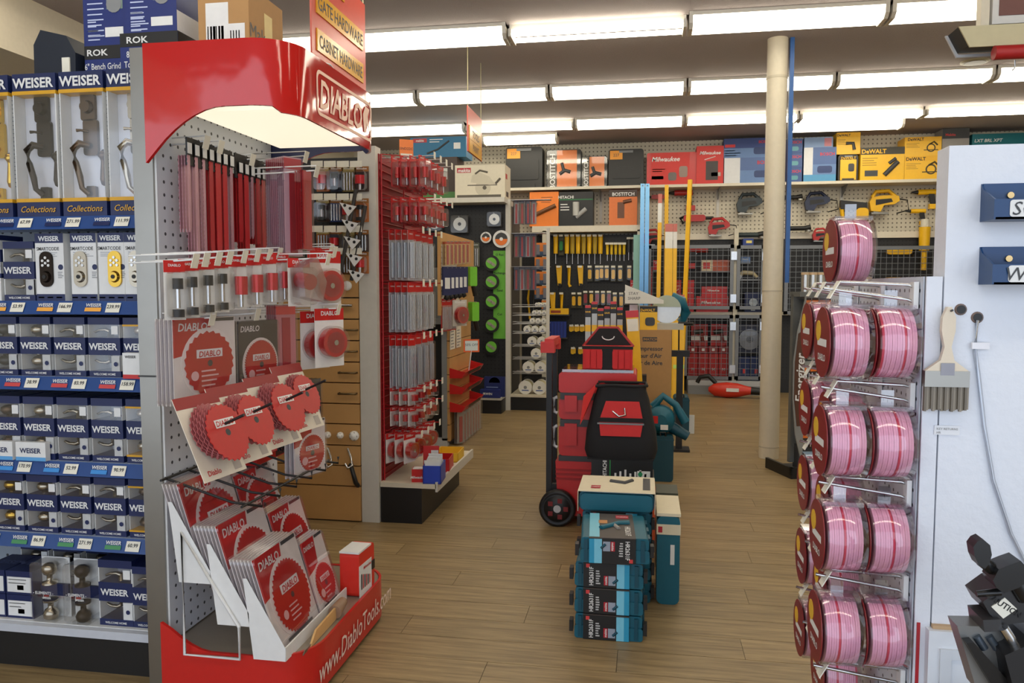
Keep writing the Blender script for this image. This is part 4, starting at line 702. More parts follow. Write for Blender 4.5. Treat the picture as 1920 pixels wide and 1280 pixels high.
def bost(px0, px1, py, label):
    x, w_, zt = onshelf(px0, px1, py); h = zt - 3.06; o = thing('nailer_case', label, 'tool case', (x, 11.98, 3.06)); MB().prism(rrect(w_, h, .03, 4, 0, h / 2), -.11, .11, CBLK).build('shell', o)
    MB().prism(rrect(w_ * .98, h * .97, .03, 4, 0, h / 2), -.125, -.111, CLEAR).build('wrap', o)
    p = MB(); p.M = Matrix.Translation((0, -.1115, 0)); p.rect(-w_ * .2, h * .02, w_ * .38, h * .98, C(226, 130, 66)); p.rect(-w_ * .46, h * .05, -w_ * .22, h * .8, C(96, 92, 84)); p.text('BOSTITCH', -w_ * .33, h * .42, h * .2, WHITE, rot=math.pi / 2); p.tube([(-.06, -.002, h * .35), (.02, -.002, h * .45), (.1, -.002, h * .4)], .03, DGREY); p.tube([(0, -.002, h * .45), (-.03, -.002, h * .65)], .025, DGREY); p.build('print', o)
bost(1027, 1091, 284, 'large clear-wrapped orange nailer case between the black cases'); bost(1092, 1140, 296, 'small clear-wrapped orange nailer case between the black cases')
def mil(p, w, h): p.text('Milwaukee', 0, h * .82, min(h * .18, w * .18), WHITE, shear=.25); p.tube([(-w * .2, -.001, h * .64), (w * .2, -.001, h * .72)], .006, WHITE)
x, w_, zt = onshelf(1213, 1305, 290); carton('router_case', 'wide red router case lettered in white on the wall shelf', 'tool case', (x, 11.98, 3.06), (w_, .25, zt - 3.06), RED, lambda p, w, h: (p.rect(-w * .42, .01, w * .36, h * .98, C(206, 44, 36)), p.text('Milwaukee', -w * .12, h * .8, h * .2, WHITE, shear=.25), lines(p, -w * .38, h * .5, -w * .1, 2, WHITE, .03, .012), p.rect(-w * .4, h * .18, -w * .16, h * .28, DGREY), p.prism(rrect(.12, .12, .03, 3, w * .02, h * .26), -.002, 0, C(110, 100, 96)), p.prism(rrect(.12, .16, .03, 3, w * .24, h * .4), -.002, 0, C(150, 130, 120))), r=.03)
x, w_, zt = onshelf(1305, 1355, 278); carton('vacuum_carton', 'square red vacuum carton beside the wide red router case', 'carton', (x, 11.98, 3.06), (w_, .3, zt - 3.06), C(204, 44, 38), lambda p, w, h: (mil(p, w, h), p.rect(-w * .15, h * .1, w * .3, h * .6, C(60, 52, 50)), p.rect(w * .05, h * .2, w * .4, h * .3, C(180, 170, 160))))
BO = C(60, 92, 150, .4)
def bosch(p, w, h): p.rect(-w / 2, 0, w / 2, h * .5, C(96, 128, 178)); p.text('BOSCH', w * .22, h * .8, min(h * .2, w * .14), C(206, 40, 44)); p.prism(rrect(.2, .1, .03, 3, w * .15, h * .35), -.002, 0, C(40, 60, 110)); p.rect(-w * .48, h * .55, -w * .3, h * .7, C(206, 40, 44)); lines(p, -w * .48, h * .4, -w * .2, 3, C(200, 210, 226), .035, .012)
x, w_, zt = onshelf(1356, 1462, 300); carton('drill_carton', 'blue drill carton with white end, lower of the stack by the post', 'carton', (x, 11.98, 3.06), (w_, .3, zt - 3.06), BO, lambda p, w, h: (bosch(p, w, h), p.rect(-w * .5, 0, -w * .22, h, C(214, 216, 220), -.0012))); z1 = zt
x, w_, zt = onshelf(1356, 1462, 248); zt = 3.7; o = carton('drill_case', 'dark blue drill case with carry handle, upper of the stack by the post', 'tool case', (x, 11.98, z1), (w_, .26, zt - z1), C(44, 66, 130), bosch)
MB().box(-.14, -.02, 0, .14, .02, .05, BLACK).build('handle', o, (0, 0, zt - z1 - .025))
x, w_, zt = onshelf(1472, 1501, 264); 
for i in range(3): carton('sander_carton', 'blue power tool carton behind the post, %s of three stacked' % ['lowest', 'middle', 'topmost'][i], 'carton', (x, 11.98, 3.06 + i * (zt - 3.06) / 3), (w_, .3, (zt - 3.06) / 3 - .002), C(56, 84, 140), lambda p, w, h: (p.text('BOSCH', 0, h * .75, min(h * .28, w * .26), C(206, 44, 50)), p.prism(rrect(w * .5, h * .3, .02, 2, 0, h * .3), -.002, 0, C(90, 150, 160))))
x, w_, zt = onshelf(1503, 1563, 281); carton('router_carton', 'blue router carton with white end beside the black-cased driver', 'carton', (x, 11.98, 3.06), (w_, .32, zt - 3.06), BO, lambda p, w, h: (bosch(p, w, h), p.rect(-w * .5, 0, -w * .22, h, C(214, 216, 220), -.0012), p.rect(-w * .5, 0, w * .5, h * .2, C(80, 150, 196), -.0015))); z1 = zt
x, w_, zt = onshelf(1504, 1557, 262); carton('flat_carton', 'pale blue flat carton lying on the router carton', 'carton', (x, 11.98, z1), (w_, .3, zt - z1), C(120, 146, 186), lambda p, w, h: p.rect(w * .2, h * .1, w * .45, h * .9, C(190, 120, 130)))
def dew(p, w, h, big=False): p.rect(-w / 2, h * .78, w / 2, h, C(60, 56, 44) if big else C(236, 178, 16)); p.text('DeWALT', -w * .2, h * .88, min(h * (.2 if not big else .22), w * .14), C(30, 28, 24) if not big else YEL, bold=.03); lines(p, -w * .46, h * .68, -w * .05, 4, C(150, 110, 20), h * .07, h * .02)
def saw_line(p, x, z, s, S=C(70, 56, 20)): p.lathe([(s * .5, -.0006), (s * .5, 0)], S, 18, (x, 0, z), 'y'); p.lathe([(s * .36, -.0012), (s * .36, -.0005)], YEL, 18, (x, 0, z), 'y'); p.rect(x - s * .8, z - s * .3, x + s * .8, z - s * .2, S, -.0015); p.tube([(x - s * .2, -.001, z + s * .4), (x + s * .3, -.001, z + s * .7), (x + s * .7, -.001, z + s * .3)], s * .1, S)
x, w_, zt = onshelf(1568, 1605, 293); o = case(1568, 1605, 293, C(52, 48, 42), 'black-shouldered yellow driver case under the small drill carton', tagp=False); p = MB(); h = zt - 3.06; p.M = Matrix.Translation((0, -.14, 0)); p.rect(-w_ * .4, h * .04, w_ * .4, h * .8, YEL); p.text('DeWALT', 0, h * .86, .05, YEL); p.prism(rrect(w_ * .3, h * .3, .02, 2, .04, h * .5), -.002, 0, DGREY); p.build('print', o); z1 = zt
x, w_, zt = onshelf(1564, 1608, 253); carton('drill_carton', 'small yellow drill carton atop the black-shouldered case', 'carton', (x, 11.98, z1), (w_, .28, zt - z1), YEL, lambda p, w, h: (dew(p, w, h), p.tube([(-w * .1, -.001, h * .5), (w * .2, -.001, h * .5), (w * .25, -.001, h * .2)], .025, DGREY)))
x, w_, zt = onshelf(1608, 1689, 281); carton('nailer_carton', 'long yellow nailer carton with black band on the wall shelf', 'carton', (x, 11.98, 3.06), (w_, .32, zt - 3.06), YEL, lambda p, w, h: (dew(p, w, h, True), p.tube([(w * .05, -.001, h * .15), (w * .35, -.001, h * .55)], .035, DGREY), p.tube([(w * .15, -.001, h * .5), (w * .3, -.001, h * .65)], .025, DGREY), p.rect(-w * .4, h * .12, -w * .1, h * .3, DGREY)))
x, w_, zt = onshelf(1689, 1757, 297); carton('saw_carton', 'yellow circular saw carton, lower of the stacked pair', 'carton', (x, 11.98, 3.06), (w_, .32, zt - 3.06), YEL, lambda p, w, h: (dew(p, w, h), saw_line(p, w * .22, h * .42, h * .45))); z1 = zt
x, w_, zt = onshelf(1689, 1757, 262); carton('saw_carton', 'yellow circular saw carton, upper of the stacked pair', 'carton', (x, 11.98, z1), (w_, .32, zt - z1), YEL, lambda p, w, h: (dew(p, w, h), saw_line(p, w * .22, h * .42, h * .45)))
x, w_, zt = onshelf(1759, 1809, 246); carton('tool_carton', 'grey and black tool carton beside the yellow saw cartons', 'carton', (x, 11.98, 3.06), (w_, .3, zt - 3.06), C(150, 146, 142), lambda p, w, h: (p.rect(-w / 2, h * .8, w / 2, h, DGREY), p.text('Makita', -w * .2, h * .88, .05, C(206, 60, 60))))
x, w_, zt = onshelf(1814, 1935, 256); carton('blower_carton', 'long teal blower carton near the right end of the wall shelf', 'carton', (x, 11.98, 3.06), (w_, .3, zt - 3.06), C(20, 110, 120), lambda p, w, h: (p.text('LXT BRL XPT', -w * .25, h * .85, .06, WHITE, shear=.2), lines(p, -w * .45, h * .65, -w * .15, 4, WHITE, .04, .012), p.tube([(-w * .1, -.001, h * .2), (w * .2, -.001, h * .5)], .04, C(20, 40, 46))))
# lower wall units: tool board on the left, mesh cages on the right
LZ = 2.36
WU = thing('wall_unit', 'cream framed wall unit with black panels and a ledge under the hung power tools', 'wall unit', (.5, 11.85, 0))
MB().box(-2.4, .25, .0, 3.6, .34, LZ, BLACK).add([(-2.4, .248, .2), (3.6, .248, .2), (3.6, .248, LZ), (-2.4, .248, LZ)], [(0, 1, 2, 3)], PEGB).build('back_panel', WU, uv='xz')
MB().box(-2.2, -.05, 2.39, -.57, .34, 2.48, C(222, 214, 196)).build('header_shelf', WU); MB().box(-.5, .2, LZ - .09, 3.6, .34, LZ, C(222, 214, 196)).build('ledge', WU)
MB().box(-.5, .0, 1.16, 1.7, .34, 1.2, C(206, 200, 186)).build('mid_shelf', WU)
for px in (1020, 1197, 1378, 1574):
    x = aty(px, 600, 11.8).x - .5; MB().box(x - .03, -.05, 0, x + .03, .02, LZ + .05, C(206, 200, 182)).build('post', WU)
MB().box(-2.3, -.3, 0, -.6, .25, .2, BLACK).build('kick_base', WU)
# boxes on the header shelf
def hdr(px0, px1, py, Y=11.95): a = aty(px0, py, Y); c = aty(px1, py, Y); return (a.x + c.x) / 2, c.x - a.x, a.z - 2.48
x, w_, h = hdr(995, 1049, 362); carton('nailer_carton', 'orange framing nailer carton with brown nailer print on the header shelf', 'carton', (x, 11.98, 2.48), (w_, .3, h), C(236, 128, 40), lambda p, w, h: (p.tube([(-w * .4, -.001, h * .3), (w * .4, -.001, h * .6)], .035, C(110, 66, 30)), p.tube([(-w * .4, -.001, h * .4), (-w * .3, -.001, h * .7)], .04, C(110, 66, 30)), lines(p, -w * .1, h * .85, w * .4, 3, C(150, 80, 30), .035, .012)))
x, w_, h = hdr(1050, 1113, 362); carton('nailer_carton', 'black nailer carton with silver nailer print on the header shelf', 'carton', (x, 11.98, 2.48), (w_, .3, h), BLACK, lambda p, w, h: (p.text('HITACHI', -w * .3, h * .85, .06, WHITE), p.rect(-w / 2, h * .76, w / 2, h * .79, C(30, 110, 60)), p.tube([(w * .0, -.001, h * .25), (w * .3, -.001, h * .5)], .035, C(170, 170, 170)), p.tube([(0, -.001, h * .3), (0, -.001, h * .7)], .05, C(190, 190, 186)), lines(p, -w * .46, h * .65, -w * .2, 3, WHITE, .04, .014)))
x, w_, h = hdr(1143, 1195, 358); carton('stapler_carton', 'orange stapler carton with dark band beside the blue straight edges', 'carton', (x, 11.98, 2.48), (w_, .3, h), C(226, 122, 60), lambda p, w, h: (p.rect(-w / 2, h * .8, w / 2, h, C(66, 50, 44)), p.text('BOSTITCH', 0, h * .88, .07, WHITE), p.rect(-w * .2, h * .2, w * .05, h * .65, C(110, 70, 50)), p.tube([(0, -.001, h * .65), (w * .3, -.001, h * .7)], .03, C(110, 70, 50))))
# yellow hand tools on the tool board
def htool(kind, px, py, label, group, s=1., col=YEL):
    q = aty(px, py, 12.0); o = thing('hand_tool', label, 'hand tool', q, 0, group); b = MB()
    if kind == 'driver': b.cyl((0, 0, 0), (0, 0, -.22 * s), .03 * s, col, .025 * s, 10).build('handle', o); MB().cyl((0, 0, -.22 * s), (0, 0, -.34 * s), .01, CHROME, n=6).build('blade', o)
    elif kind == 'pry': b.tube([(0, 0, 0), (0, 0, -.28 * s), (.02, 0, -.32 * s)], [.03, .02, .025], col, 8).build('handle', o); MB().box(-.03, -.01, -.02, .03, .01, .06, BLACK).build('grip', o)
    elif kind == 'saw': b.prism([(-.045, 0), (.045, 0), (.04, -.28 * s), (-.015, -.3 * s)], -.01, .01, col).build('frame', o); MB().prism([(-.015, -.27 * s), (.035, -.27 * s), (.03, -.32 * s), (0, -.31 * s)], -.012, .012, BLACK).build('grip', o)
    elif kind == 'pack': b.box(-.04, 0, -.24 * s, .04, .01, 0, C(70, 66, 40)).build('card', o); MB().prism(rrect(.05, .14, .018, 3, 0, -.13 * s), -.03, 0, col).build('tool', o); MB().prism(rrect(.07, .2, .02, 3, 0, -.13 * s), -.04, 0, CLEAR).build('shell', o)
    elif kind == 'tape': b.prism(rrect(.074, .1, .025, 4, 0, -.06), -.04, .02, col).build('case', o); MB().box(.01, -.045, -.12, .034, .01, -.1, BLACK).build('tab', o)
    MB().cyl((0, .105, -.004), (0, -.06, -.004), .005, WIRE, n=5).build('hook', o); tg_ = MB().box(-.03, -.065, -.03, .03, -.06, .0, TAGW).build('price_tag', o); return o
for i in range(9): htool('driver' if i != 1 else 'pack', 1042 + i * 10.5, 440, '%s driver at the top of the tool board, %s from its left post' % (['green' if i in (1,) else 'yellow', 'clear-handled'][i % 2 if i > 2 else 0], ORD[i]), 'drivers at the top of the tool board', 1.3, [C(30, 130, 60), YEL, C(180, 150, 40)][0 if i == 1 else 1 + i % 2])
for i in range(5): htool('driver', 1139 + i * 7.8, 455, 'black and yellow nut driver on the tool board beside the header end, %s along' % ORD[i], 'nut drivers on the tool board', .8, C(230, 190, 30))
for i, (px, k) in enumerate(((1048, 'saw'), (1067, 'pry'), (1088, 'saw'), (1106, 'pack'), (1120, 'pack'), (1150, 'pack'), (1163, 'pack'))): htool(k, px, 498, '%s on the middle row of the tool board, %s from its left post' % ({'saw': 'yellow hand saw', 'pry': 'yellow pry bar', 'pack': 'carded yellow tool'}[k], ORD[i]), 'middle row of the tool board')
for i, (px, k) in enumerate(((1036, 'saw'), (1053, 'pry'), (1076, 'pack'), (1087, 'pack'), (1153, 'pack'), (1165, 'pack'))): htool(k, px, 548, '%s on the third row of the tool board, %s from its left post' % ({'saw': 'yellow hand saw', 'pry': 'yellow pry bar', 'pack': 'carded yellow tool'}[k], ORD[i]), 'third row of the tool board')
for i, px in enumerate((1128, 1138, 1180)): htool('pack', px, 498, 'carded yellow tool on the middle row beside the bare gap, %s along' % ORD[i], 'extra cards on the middle row', .9)
for i, px in enumerate((1098, 1109, 1120, 1131, 1142, 1175)): htool('pack', px, 545, 'carded tool on the third row above the grey levels, %s along' % ORD[i], 'cards above the grey levels', .9, [C(150, 40, 40), YEL][i % 2])
for i, px in enumerate((1179, 1187)): htool('driver', px, 445, 'dark driver beside the aqua clip strip, %s along' % ORD[i], 'dark drivers', 1., DGREY)
for i in range(4): htool('tape', 1072 + i * 10, 608, 'yellow tape measure low on the tool board, %s along' % ORD[i], 'tape measures on the tool board')
for i in range(3): htool('tape', 1075 + i * 14, 650, 'yellow tape measure at the bottom of the tool board, %s along' % ORD[i], 'tape measures at the bottom')
for px_, py_, w_ in ((1046, 632, .3), (1048, 589, .34)): q = aty(px_, py_, 11.9); MB().box(q.x - .5 - w_ / 2, .0, q.z - .02, q.x - .5 + w_ / 2, .26, q.z, C(60, 60, 62)).build('shelf', WU)
carton('blue_sleeve', 'royal blue boxed tool set low on the tool board', 'carton', aty(1046, 632, 11.9), (.26, .1, .24), C(36, 60, 150), lambda p, w, h: [p.rect(-w * .45 + i * w * .18, .01, -w * .32 + i * w * .18, h * .97, C(26, 44, 120)) for i in range(5)])
carton('level_box', 'yellow boxed level lying on the tool board ledge', 'carton', aty(1048, 589, 11.9), (.3, .08, .09), YEL, lambda p, w, h: p.rect(-w * .4, .02, w * .1, .06, C(150, 60, 30)))
for i in range(9):
    q = aty(1009 + ((i % 2) if i < 8 else 1) * 13, 455 + (i // 2) * 27, 11.797); o = MB().box(-.053, 0, -.2, .053, .004, 0, C(228, 130, 50)).box(-.053, -.001, -.2, .053, 0, -.13, C(70, 90, 120)).build('carded_tool', None, q); tag(o, 'orange carded snap-knife on the slotted post strip', 'tool pack', 'orange cards on the slotted post'); MB().box(-.025, -.03, -.18, .025, -.001, -.03, C(120, 120, 130)).build('tool', o)
hk = thing('hack_saw', 'yellow bow saw hung beside the orange cards', 'saw', aty(996, 560, 11.97)); MB().cyl((.0, .135, .31), (.0, -.03, .31), .006, WIRE, n=5).build('hook', hk); MB().tube([(.05, 0, .35), (-.02, 0, .3), (-.05, 0, .0), (-.02, 0, -.3), (.03, 0, -.36)], .018, C(226, 176, 30), 8).build('bow', hk); MB().tube([(.05, 0, .35), (.03, 0, -.36)], .004, STEEL).build('blade', hk)
# straight edges and levels
for i, px in enumerate((1205, 1214)):
    t, b_ = aty(px, 345, 11.7), aty(px - 5, 545, 11.6); o = MB().box(-.03, -.012, 0, .03, .012, t.z, C(110, 160, 200, .25, .5)).build('straight_edge', None, (t.x, 11.66, 0), (-.0, 0, 0)); tag(o, 'tall blue aluminium straight edge beside the tool board, %s from the mesh cage' % ORD[1 - i], 'straight edge'); MB().cyl((0, -.013, t.z - .03), (0, .013, t.z - .03), .01, BLACK).build('hang_hole', o)
hd = aty(1197, 440, 11.782); o = MB().box(-.07, 0, -1.3, .05, .02, 0, C(150, 200, 190)).build('hang_strip', None, hd); tag(o, 'aqua clip strip hung on the post beside the blue straight edges', 'clip strip')
def level(px0, py0, px1, py1, Y, wtip, label, grp='yellow spirit levels leaning at the back', tip=True):
    a, c = aty(px0, py0, Y + .12), aty(px1, py1, Y - .1); d = (a - c); c = a - d * (a.z / d.z); d = a - c; L = d.length; o = thing('spirit_level', label, 'spirit level', c); q = d.to_track_quat('Z', 'Y').to_euler(); o.rotation_euler = q; k = .14 if tip else 0
    MB().box(-.027, -.02, 0, .027, .02, L * (1 - k), YEL).build('beam', o)
    if tip: MB().box(-.027, -.02, L * (1 - k), .027, .02, L * .955, WHITE).build('white_sleeve', o); MB().box(-.0275, -.023, L * .955, .0275, .023, L, C(196, 110, 100)).build('end_cap', o)
    MB().box(-.0275, -.022, L * .4, .0275, .022, L * .43, C(190, 220, 100)).build('vial', o)
level(1238, 364, 1232, 700, 11.3, 0, 'tall yellow level with white tip beside the blue straight edges'); level(1250, 347, 1247, 700, 11.5, 0, 'tall plain yellow level behind the white-tipped ones', tip=False); level(1294, 337, 1278, 700, 11.1, 0, 'tall slanted yellow level without white tip', tip=False)
for i, px in enumerate((1251, 1258, 1266)): level(px, 420, px - 3, 700, 11.2, 0, 'shorter white-tipped yellow level, %s of the close trio' % ORD[i], 'trio of short levels')
level(1268, 553, 1266, 740, 9.6, 0, 'low yellow level in front of the mesh cage, left of its twin'); level(1279, 553, 1278, 740, 9.6, 0, 'low yellow level in front of the mesh cage, right of its twin')
# power tools on the back pegboard above the ledge
def ptool(kind, px, py, col, label, s=1., flip=1, Y=12.08):
    if py > 415: Y = 11.97
    zz = aty(px, py, Y).z + .02 * s; hl = ((12.2 if zz > LZ else 12.055 if zz > LZ - .09 else 12.105) - Y) / s
    q = aty(px, py, Y); o = thing('power_tool', label, 'power tool', q); o.scale = (s * flip, s, s)
    if kind == 'jig': MB().prism([(-.15, -.09), (-.04, -.1), (.0, -.02), (.12, -.01), (.18, .03), (.17, .09), (.1, .1), (-.02, .1), (-.14, .08), (-.17, .02)], -.045, .045, col).prism([(-.1, -.02), (.1, .02), (.08, .06), (-.1, .05)], -.05, -.044, BLACK).build('body', o); MB().tube([(-.13, 0, .08), (-.09, 0, .15), (.06, 0, .16), (.15, 0, .08)], .024, col, 8).build('handle', o); MB().box(-.15, -.06, -.13, .05, .06, -.11, STEEL).box(-.12, -.03, -.12, -.06, .03, 0, STEEL).build('shoe', o); MB().tube([(.16, 0, .06), (.28, 0, .04), (.3, 0, -.08), (.16, 0, -.12)], .009, BLACK).build('cord', o)
    elif kind == 'drill': MB().cyl((-.16, 0, .08), (.12, 0, .08), .045, col).build('body', o); MB().cyl((-.26, 0, .08), (-.16, 0, .08), .012, BLACK, .035).build('chuck', o); MB().prism([(.0, .06), (.09, .06), (.12, -.12), (.05, -.13)], -.03, .03, BLACK).build('grip', o); MB().box(.02, -.04, -.2, .16, .04, -.12, col).build('battery', o)
    elif kind == 'nailer': MB().prism([(-.16, .18), (.18, .14), (.18, .04), (-.16, .06)], -.04, .04, BLACK).build('magazine', o); MB().prism(rrect(.16, .3, .05, 3, .12, -.08), -.05, .05, col).build('body', o); MB().tube([(-.14, 0, .08), (-.12, 0, -.1), (.06, 0, -.14)], .03, col, 8).build('handle', o)
    elif kind == 'grind': MB().cyl((-.22, 0, 0), (.1, 0, 0), .04, col).build('body', o); MB().cyl((.1, 0, 0), (.2, 0, .02), .045, BLACK).build('head', o); MB().cyl((.17, 0, -.06), (.17, 0, -.03), .07, STEEL, n=18).build('disc', o)
    elif kind == 'recip': MB().prism(rrect(.4, .12, .05, 4), -.05, .05, col).build('body', o); MB().cyl((-.34, 0, 0), (-.2, 0, 0), .03, BLACK).build('nose', o); MB().tube([(.15, 0, .04), (.26, 0, 0), (.2, 0, -.1)], .03, BLACK, 8).build('handle', o)
    elif kind == 'light': MB().cyl((0, 0, .2), (0, 0, -.1), .07, col, .06).build('body', o); MB().cyl((0, 0, .3), (0, 0, .2), .05, C(220, 216, 200)).build('lens', o); MB().cyl((0, 0, -.1), (0, 0, -.35), .035, col).build('handle', o)
    MB().cyl((0, hl, .02), (0, -.02, .02), .006, WIRE, n=5).build('hook', o); return o
RT = C(176, 36, 34, .4); BT = C(30, 40, 70, .4)
ptool('recip', 1234, 369, RT, 'red circular trim saw above the ledge beside the blue straight edges', .5); ptool('drill', 1284, 371, RT, 'red drill driver hung on the back pegboard', .95); ptool('recip', 1302, 409, RT, 'red reciprocating saw hung below the red drill', .8, -1)
ptool('jig', 1347, 428, RT, 'red jigsaw with metal shoe in front of the ledge', .9); ptool('jig', 1404, 385, C(50, 60, 66), 'dark belt sander on a teal bracket beside the post', 1.05); ptool('grind', 1410, 440, C(50, 60, 60), 'dark corded polisher hung under the belt sander', .85)
ptool('jig', 1531, 382, BT, 'dark blue jigsaw on the back pegboard right of the post', 1.0); ptool('grind', 1484, 370, BLACK, 'black driver half hidden by the blue strip on the post', .75); ptool('jig', 1538, 442, RT, 'red and black sander hung above the mesh cage', .65); ptool('grind', 1498, 428, BLACK, 'black corded planer hung above the mesh cage', .8)
ptool('nailer', 1598, 400, YEL, 'yellow and black nailer hung right of the steel cage post', 1.05); ptool('nailer', 1592, 448, YEL, 'yellow nailer hung under the other nailer', .8, -1); ptool('jig', 1656, 382, YEL, 'yellow corded jigsaw on the back pegboard', 1.15)
ptool('drill', 1723, 403, YEL, 'small yellow impact driver, lower of two on the pegboard', .7); ptool('drill', 1740, 369, YEL, 'yellow drill driver, upper of two on the pegboard', .85); ptool('light', 1733, 455, YEL, 'yellow work light with white lens on the black panel', 1.1); ptool('recip', 1685, 470, YEL, 'yellow shear tool on the black panel', .85); ptool('recip', 1605, 490, YEL, 'yellow cordless tool behind the sanding packs', .9)
ptool('jig', 1223, 447, RT, 'red small router on the black panel behind the levels', .8); ptool('drill', 1306, 478, RT, 'red right-angle drill inside the mesh cage', 1.0, -1)
# mesh cages
def cage(px0, px1, py0, py1, label, Y=11.785):
    a, c = aty(px0, py0, Y), aty(px1, py1, Y); o = thing('mesh_door', label, 'cage door', ((a.x + c.x) / 2, Y, c.z)); w_, h = c.x - a.x, a.z - c.z; FR = C(120, 122, 124, .4, .5)
    MB().box(-w_ / 2, -.02, 0, -w_ / 2 + .05, .02, h, FR).box(w_ / 2 - .05, -.02, 0, w_ / 2, .02, h, FR).box(-w_ / 2, -.02, 0, w_ / 2, .02, .05, FR).box(-w_ / 2, -.02, h - .05, w_ / 2, .02, h, FR).build('frame', o)
    b = MB(); n = int(w_ / .075); m_ = int(h / .075)
    for i in range(1, n): b.box(-w_ / 2 + i * w_ / n - .003, -.003, .04, -w_ / 2 + i * w_ / n + .003, .003, h - .04, FR)
    for i in range(1, m_): b.box(-w_ / 2 + .04, -.004, i * h / m_ - .003, w_ / 2 - .04, .004, i * h / m_ + .003, FR)
    b.build('mesh', o); [MB().box(w_ / 2 - .04, -.035, z, w_ / 2 + .04, .017, z + .12, CHROME).build('hinge', o) for z in (.1, h - .22)]
cage(1215, 1374, 460, 580, 'upper mesh cage door over the red boxed tools'); cage(1382, 1432, 460, 580, 'upper mesh cage door over the blue tools beside the post'); cage(1283, 1372, 590, 712, 'lower mesh cage door over the red drill packs'); cage(1379, 1428, 590, 712, 'lower mesh cage door over the round blue case'); cage(1472, 1566, 460, 590, 'mesh cage door right of the post'); cage(1578, 1756, 462, 590, 'mesh cage door behind the sanding packs')
MB().box(.13, -.14, .0, 1.2, .3, .13, GREY).build('plinth', WU); MB().box(.13, -.13, .13, 1.2, .3, .2, C(180, 182, 184)).build('floor_shelf', WU)
def mbox(px0, px1, py0, py1, label, col=RED, Y=11.97, art=None, grp=None, base=None):
    a, c = aty(px0, py0, Y), aty(px1, py1, Y)
    if py1 in (580, 583): base = 1.2
    if base is not None: c.z = base
    elif base is None and py1 not in (555, 661): MB().box(a.x - .505, .03, c.z - .02, c.x - .495, .26, c.z, C(120, 122, 124, .4, .3)).build('shelf', WU)
    return carton('tool_box', label, 'tool box', ((a.x + c.x) / 2, Y, c.z), (c.x - a.x, .2, a.z - c.z), col, art or (lambda p, w, h: p.text('Milwaukee', -w * .05, h * .6, min(h * .28, w * .16), WHITE, shear=.2)), group=grp)
mbox(1315, 1366, 488, 508, 'cream and orange saw kit carton inside the upper cage', C(206, 190, 160), art=lambda p, w, h: (p.rect(-w * .1, 0, w * .5, h, C(180, 90, 66)), p.rect(-w * .45, h * .2, -w * .2, h * .8, C(190, 60, 60))))
mbox(1315, 1362, 537, 555, 'red tool carton on top of the wide red one', base=aty(1305, 555, 11.97).z); mbox(1305, 1364, 555, 583, 'wide red tool carton on the cage floor'); mbox(1288, 1300, 525, 583, 'narrow upright red tool carton in the upper cage'); mbox(1262, 1276, 525, 583, 'red carton behind the yellow levels', art=mil); mbox(1182, 1191, 525, 560, 'red carton left of the blue straight edges', art=mil); mbox(1212, 1222, 500, 583, 'tall red carton behind the tall levels', art=mil); mbox(1225, 1236, 488, 506, 'small red carton high behind the levels', art=mil)
for i in range(4): mbox(1290 + i * 19, 1307 + i * 19, 662, 704, 'upright red case on the lower cage floor, %s from the levels' % ORD[i], C(170, 34, 32), base=.2, grp='upright red cases in the lower cage', art=lambda p, w, h: p.text('M', 0, h * .4, h * .14, WHITE))
for i, px in enumerate((1297, 1334)):
    q = aty(px + 14, 648, 11.92); o = thing('drill_pack', 'red carded cordless drill in the lower cage, %s from the levels' % ORD[i], 'tool pack', q); MB().box(-.12, 0, 0, .12, .01, .32, RED).box(-.12, -.001, .08, .12, 0, .15, WHITE).build('card', o); MB().cyl((-.08, -.03, .2), (.05, -.03, .22), .035, BLACK).cyl((.03, -.03, .2), (.05, -.03, .06), .025, C(120, 30, 30)).build('drill', o); MB().prism(rrect(.22, .3, .04, 3, 0, .16), -.07, 0, CLEAR).build('shell', o); MB().cyl((0, .19, .31), (0, -.03, .31), .005, WIRE, n=5).build('hook', o)
for i in range(4): mbox(1290 + i * 19, 1307 + i * 19, 648, 661, 'red case in the row under the red carded drills', C(150, 30, 32), grp='red cases under the carded drills', Y=12.0, art=lambda p, w, h: p.rect(-.02, h * .3, .02, h * .7, WHITE))
o = thing('grinder_pack', 'round grey grinding disc pack with clear dome in the lower cage', 'disc pack', aty(1405, 636, 11.92)); MB().box(-.16, 0, -.2, .16, .01, .22, C(50, 56, 80)).build('card', o); MB().cyl((0, 0, 0), (0, -.05, 0), .15, C(110, 114, 124), n=24).cyl((0, -.05, 0), (0, -.055, 0), .05, C(70, 74, 84)).build('disc', o); MB().cyl((0, 0, 0), (0, -.07, 0), .16, CLEAR, n=24).build('shell', o); MB().cyl((0, .19, .2), (0, -.03, .2), .005, WIRE, n=5).build('hook', o)
for i in range(2): mbox(1384 + i * 22, 1404 + i * 22, 668, 704, 'dark blue case on the lower cage floor, %s from the post' % ORD[1 - i], C(26, 44, 92), base=.2, art=lambda p, w, h: (p.rect(-.02, h * .3, .02, h * .5, C(200, 60, 60)),))
mbox(1395, 1426, 548, 580, 'dark blue boxed tools inside the cage beside the post', C(24, 36, 80), art=lambda p, w, h: (p.cyl((-.0, 0, h * .5), (0, -.02, h * .5), .06, C(170, 180, 190)), p.rect(-.03, .02, .03, h * .4, C(170, 180, 190)))); mbox(1388, 1405, 482, 492, 'pale blue boxed bits inside the cage', C(100, 130, 180)); mbox(1392, 1411, 448, 460, 'blue accessory box on the black panel under the ledge', C(44, 66, 140), art=lambda p, w, h: p.rect(-.03, h * .3, .05, h * .7, C(226, 210, 120)))
